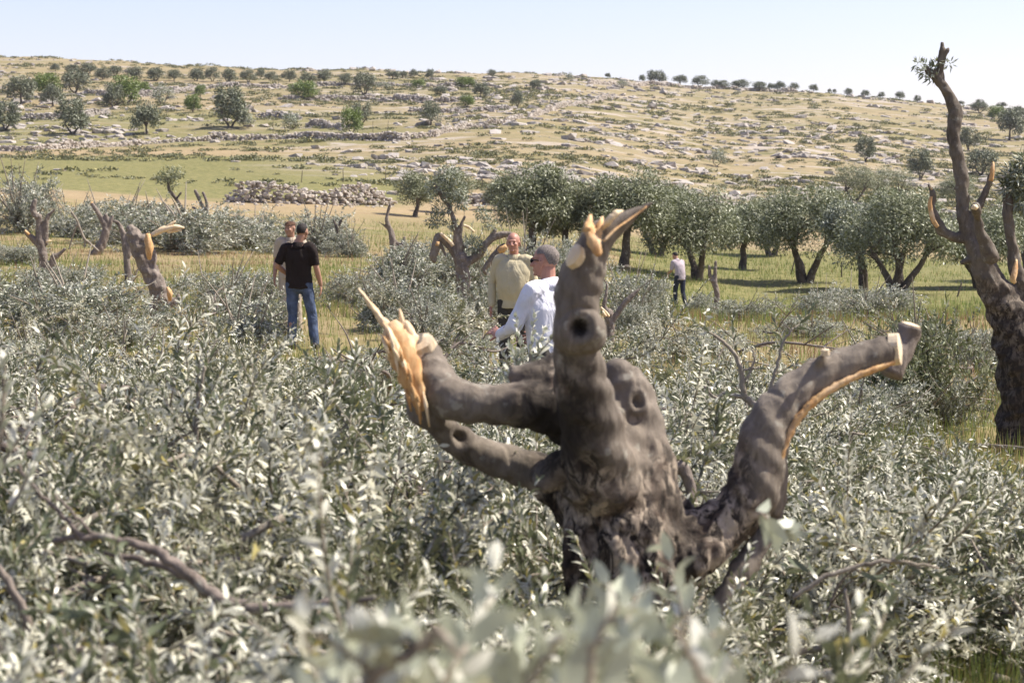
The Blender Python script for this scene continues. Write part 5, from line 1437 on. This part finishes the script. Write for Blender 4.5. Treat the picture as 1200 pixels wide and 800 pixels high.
    for s_ in (-1, 1):
        b = Buf(); ell(b, H(s_ * .029, .078, .004), (.011, .009, .007), Hm, src=ICO2); link('eye', b.mesh('eye', M['black_plastic'] if glasses else M['hollow']), t)
    if cap:
        b = Buf(); vv = v[:, :] * [.086, .106, .085]; kk = v[:, 2] > .12
        b.add(np.array([H(*(p_ + [0, -.008, .035])) for p_ in vv]), None, f[kk[f].all(1)])
        tube(b, [H(-.07, .075, .052), H(0, .135, .045), H(.07, .075, .052)], [.012, .02, .012], 8, asp=.35, ref=Hm @ V3(0, 0, 1)); link('cap', b.mesh('cap', M['cap']), t)
    if glasses:
        b = Buf()
        for s_ in (-1, 1):
            ell(b, H(s_ * .033, .094, .004), (.028, .008, .020), Hm @ rotz(-s_ * .25), src=ICO2)
            tube(b, [H(s_ * .060, .085, .010), H(s_ * .078, .04, .010), H(s_ * .083, -.01, .004)], [.004, .004, .003], 6)
        tube(b, [H(-.01, .101, .008), H(.01, .101, .008)], [.003, .003], 6); link('sunglasses', b.mesh('sunglasses', M['black_plastic']), t)
    return t
# man in the black shirt, back to the camera
d = 27.8; g = G(350, d)
person('person', 'man in a black shirt and blue jeans standing with his back to the camera', g, R(-8), dict(
    hipL=V3(-.09, 0, .90), hipR=V3(.10, 0, .90), kneeL=V3(-.10, .03, .49), kneeR=V3(.17, .06, .49), anL=V3(-.10, -.06, .09), anR=V3(.22, .02, .09),
    elL=V3(-.30, -.03, 1.17), wrL=V3(-.17, .17, 1.02), hdL=V3(.7, .7, -.1), elR=V3(.26, -.02, 1.14), wrR=V3(.30, .06, .90), head=V3(.05, .03, 1.64)),
    'black_shirt', 'jeans', 'skin', 'hair_dark', vox=.011, head_yaw=R(-10), belly=.01)
g = G(341, 31)
person('person', 'man in a brown cap and beige clothes, half hidden behind the man in black', g, R(168), dict(
    elL=V3(-.24, .10, 1.16), wrL=V3(-.10, .28, 1.25), hdL=V3(.5, .5, .6), head=V3(0, .03, 1.63)), 'khaki', 'khaki', 'skin', 'hair_dark', vox=.013, cap=True, head_yaw=R(-15))
# man in the beige shirt facing the camera
d = 22.6; g = G(602, d)
person('person', 'grey haired man in a beige shirt facing the camera beside the central lopped tree', g, R(165), dict(
    elR=V3(.27, -.03, 1.15), wrR=V3(.265, .06, .88), elL=V3(-.25, -.03, 1.13), wrL=V3(-.24, .05, .88)),
    'beige_shirt', 'dark_trousers', 'skin_ruddy', 'hair_white', vox=.008, sleeves='long', belly=.05, bald=.5, head_yaw=R(4), scale=.95)
# man in the white shirt
d = 13.35; g = G(646, d); g[2] -= .0
person('person', 'grey haired man in white shirt and sunglasses seen from behind, holding out his hand', g, R(48), dict(
    pelvis=V3(0, 0, .95), waist=V3(0, -.01, 1.09), chest=V3(0, 0, 1.27), upper=V3(0, .01, 1.40), neck=V3(0, .03, 1.475), head=V3(0, .06, 1.61),
    shL=V3(-.195, .02, 1.40), shR=V3(.195, .0, 1.41), elL=V3(-.27, .12, 1.15), wrL=V3(-.15, .36, 1.07), hdL=V3(.25, .9, .25),
    elR=V3(.26, .02, 1.12), wrR=V3(.20, .24, 1.02), hdR=V3(-.2, .9, .1)),
    'white_shirt', 'dark_trousers', 'skin_ruddy', 'hair_grey', vox=.007, sleeves='long', belly=.05, head_yaw=R(14), hem_len=.24, scale=.925, glasses=True, curl=(.25, .4), palm=(V3(.6, 0, -.6), None))
# far walker
g = G(797, 60)
person('person', 'far man in a pale plaid shirt walking away bent forward through the felled branches', g, R(35), dict(
    kneeL=V3(-.09, .12, .52), anL=V3(-.09, .08, .12), kneeR=V3(.09, -.02, .50), anR=V3(.10, -.16, .10), chest=V3(0, .05, 1.27), upper=V3(0, .12, 1.39), neck=V3(0, .17, 1.46), head=V3(0, .24, 1.57),
    shL=V3(-.18, .12, 1.39), shR=V3(.18, .12, 1.39), elL=V3(-.22, .16, 1.12), wrL=V3(-.16, .38, 1.05), elR=V3(.23, .12, 1.12), wrR=V3(.17, .33, 1.02)),
    'plaid', 'navy', 'skin', 'hair_dark', vox=.016, belly=0.0, head_pitch=R(-25))
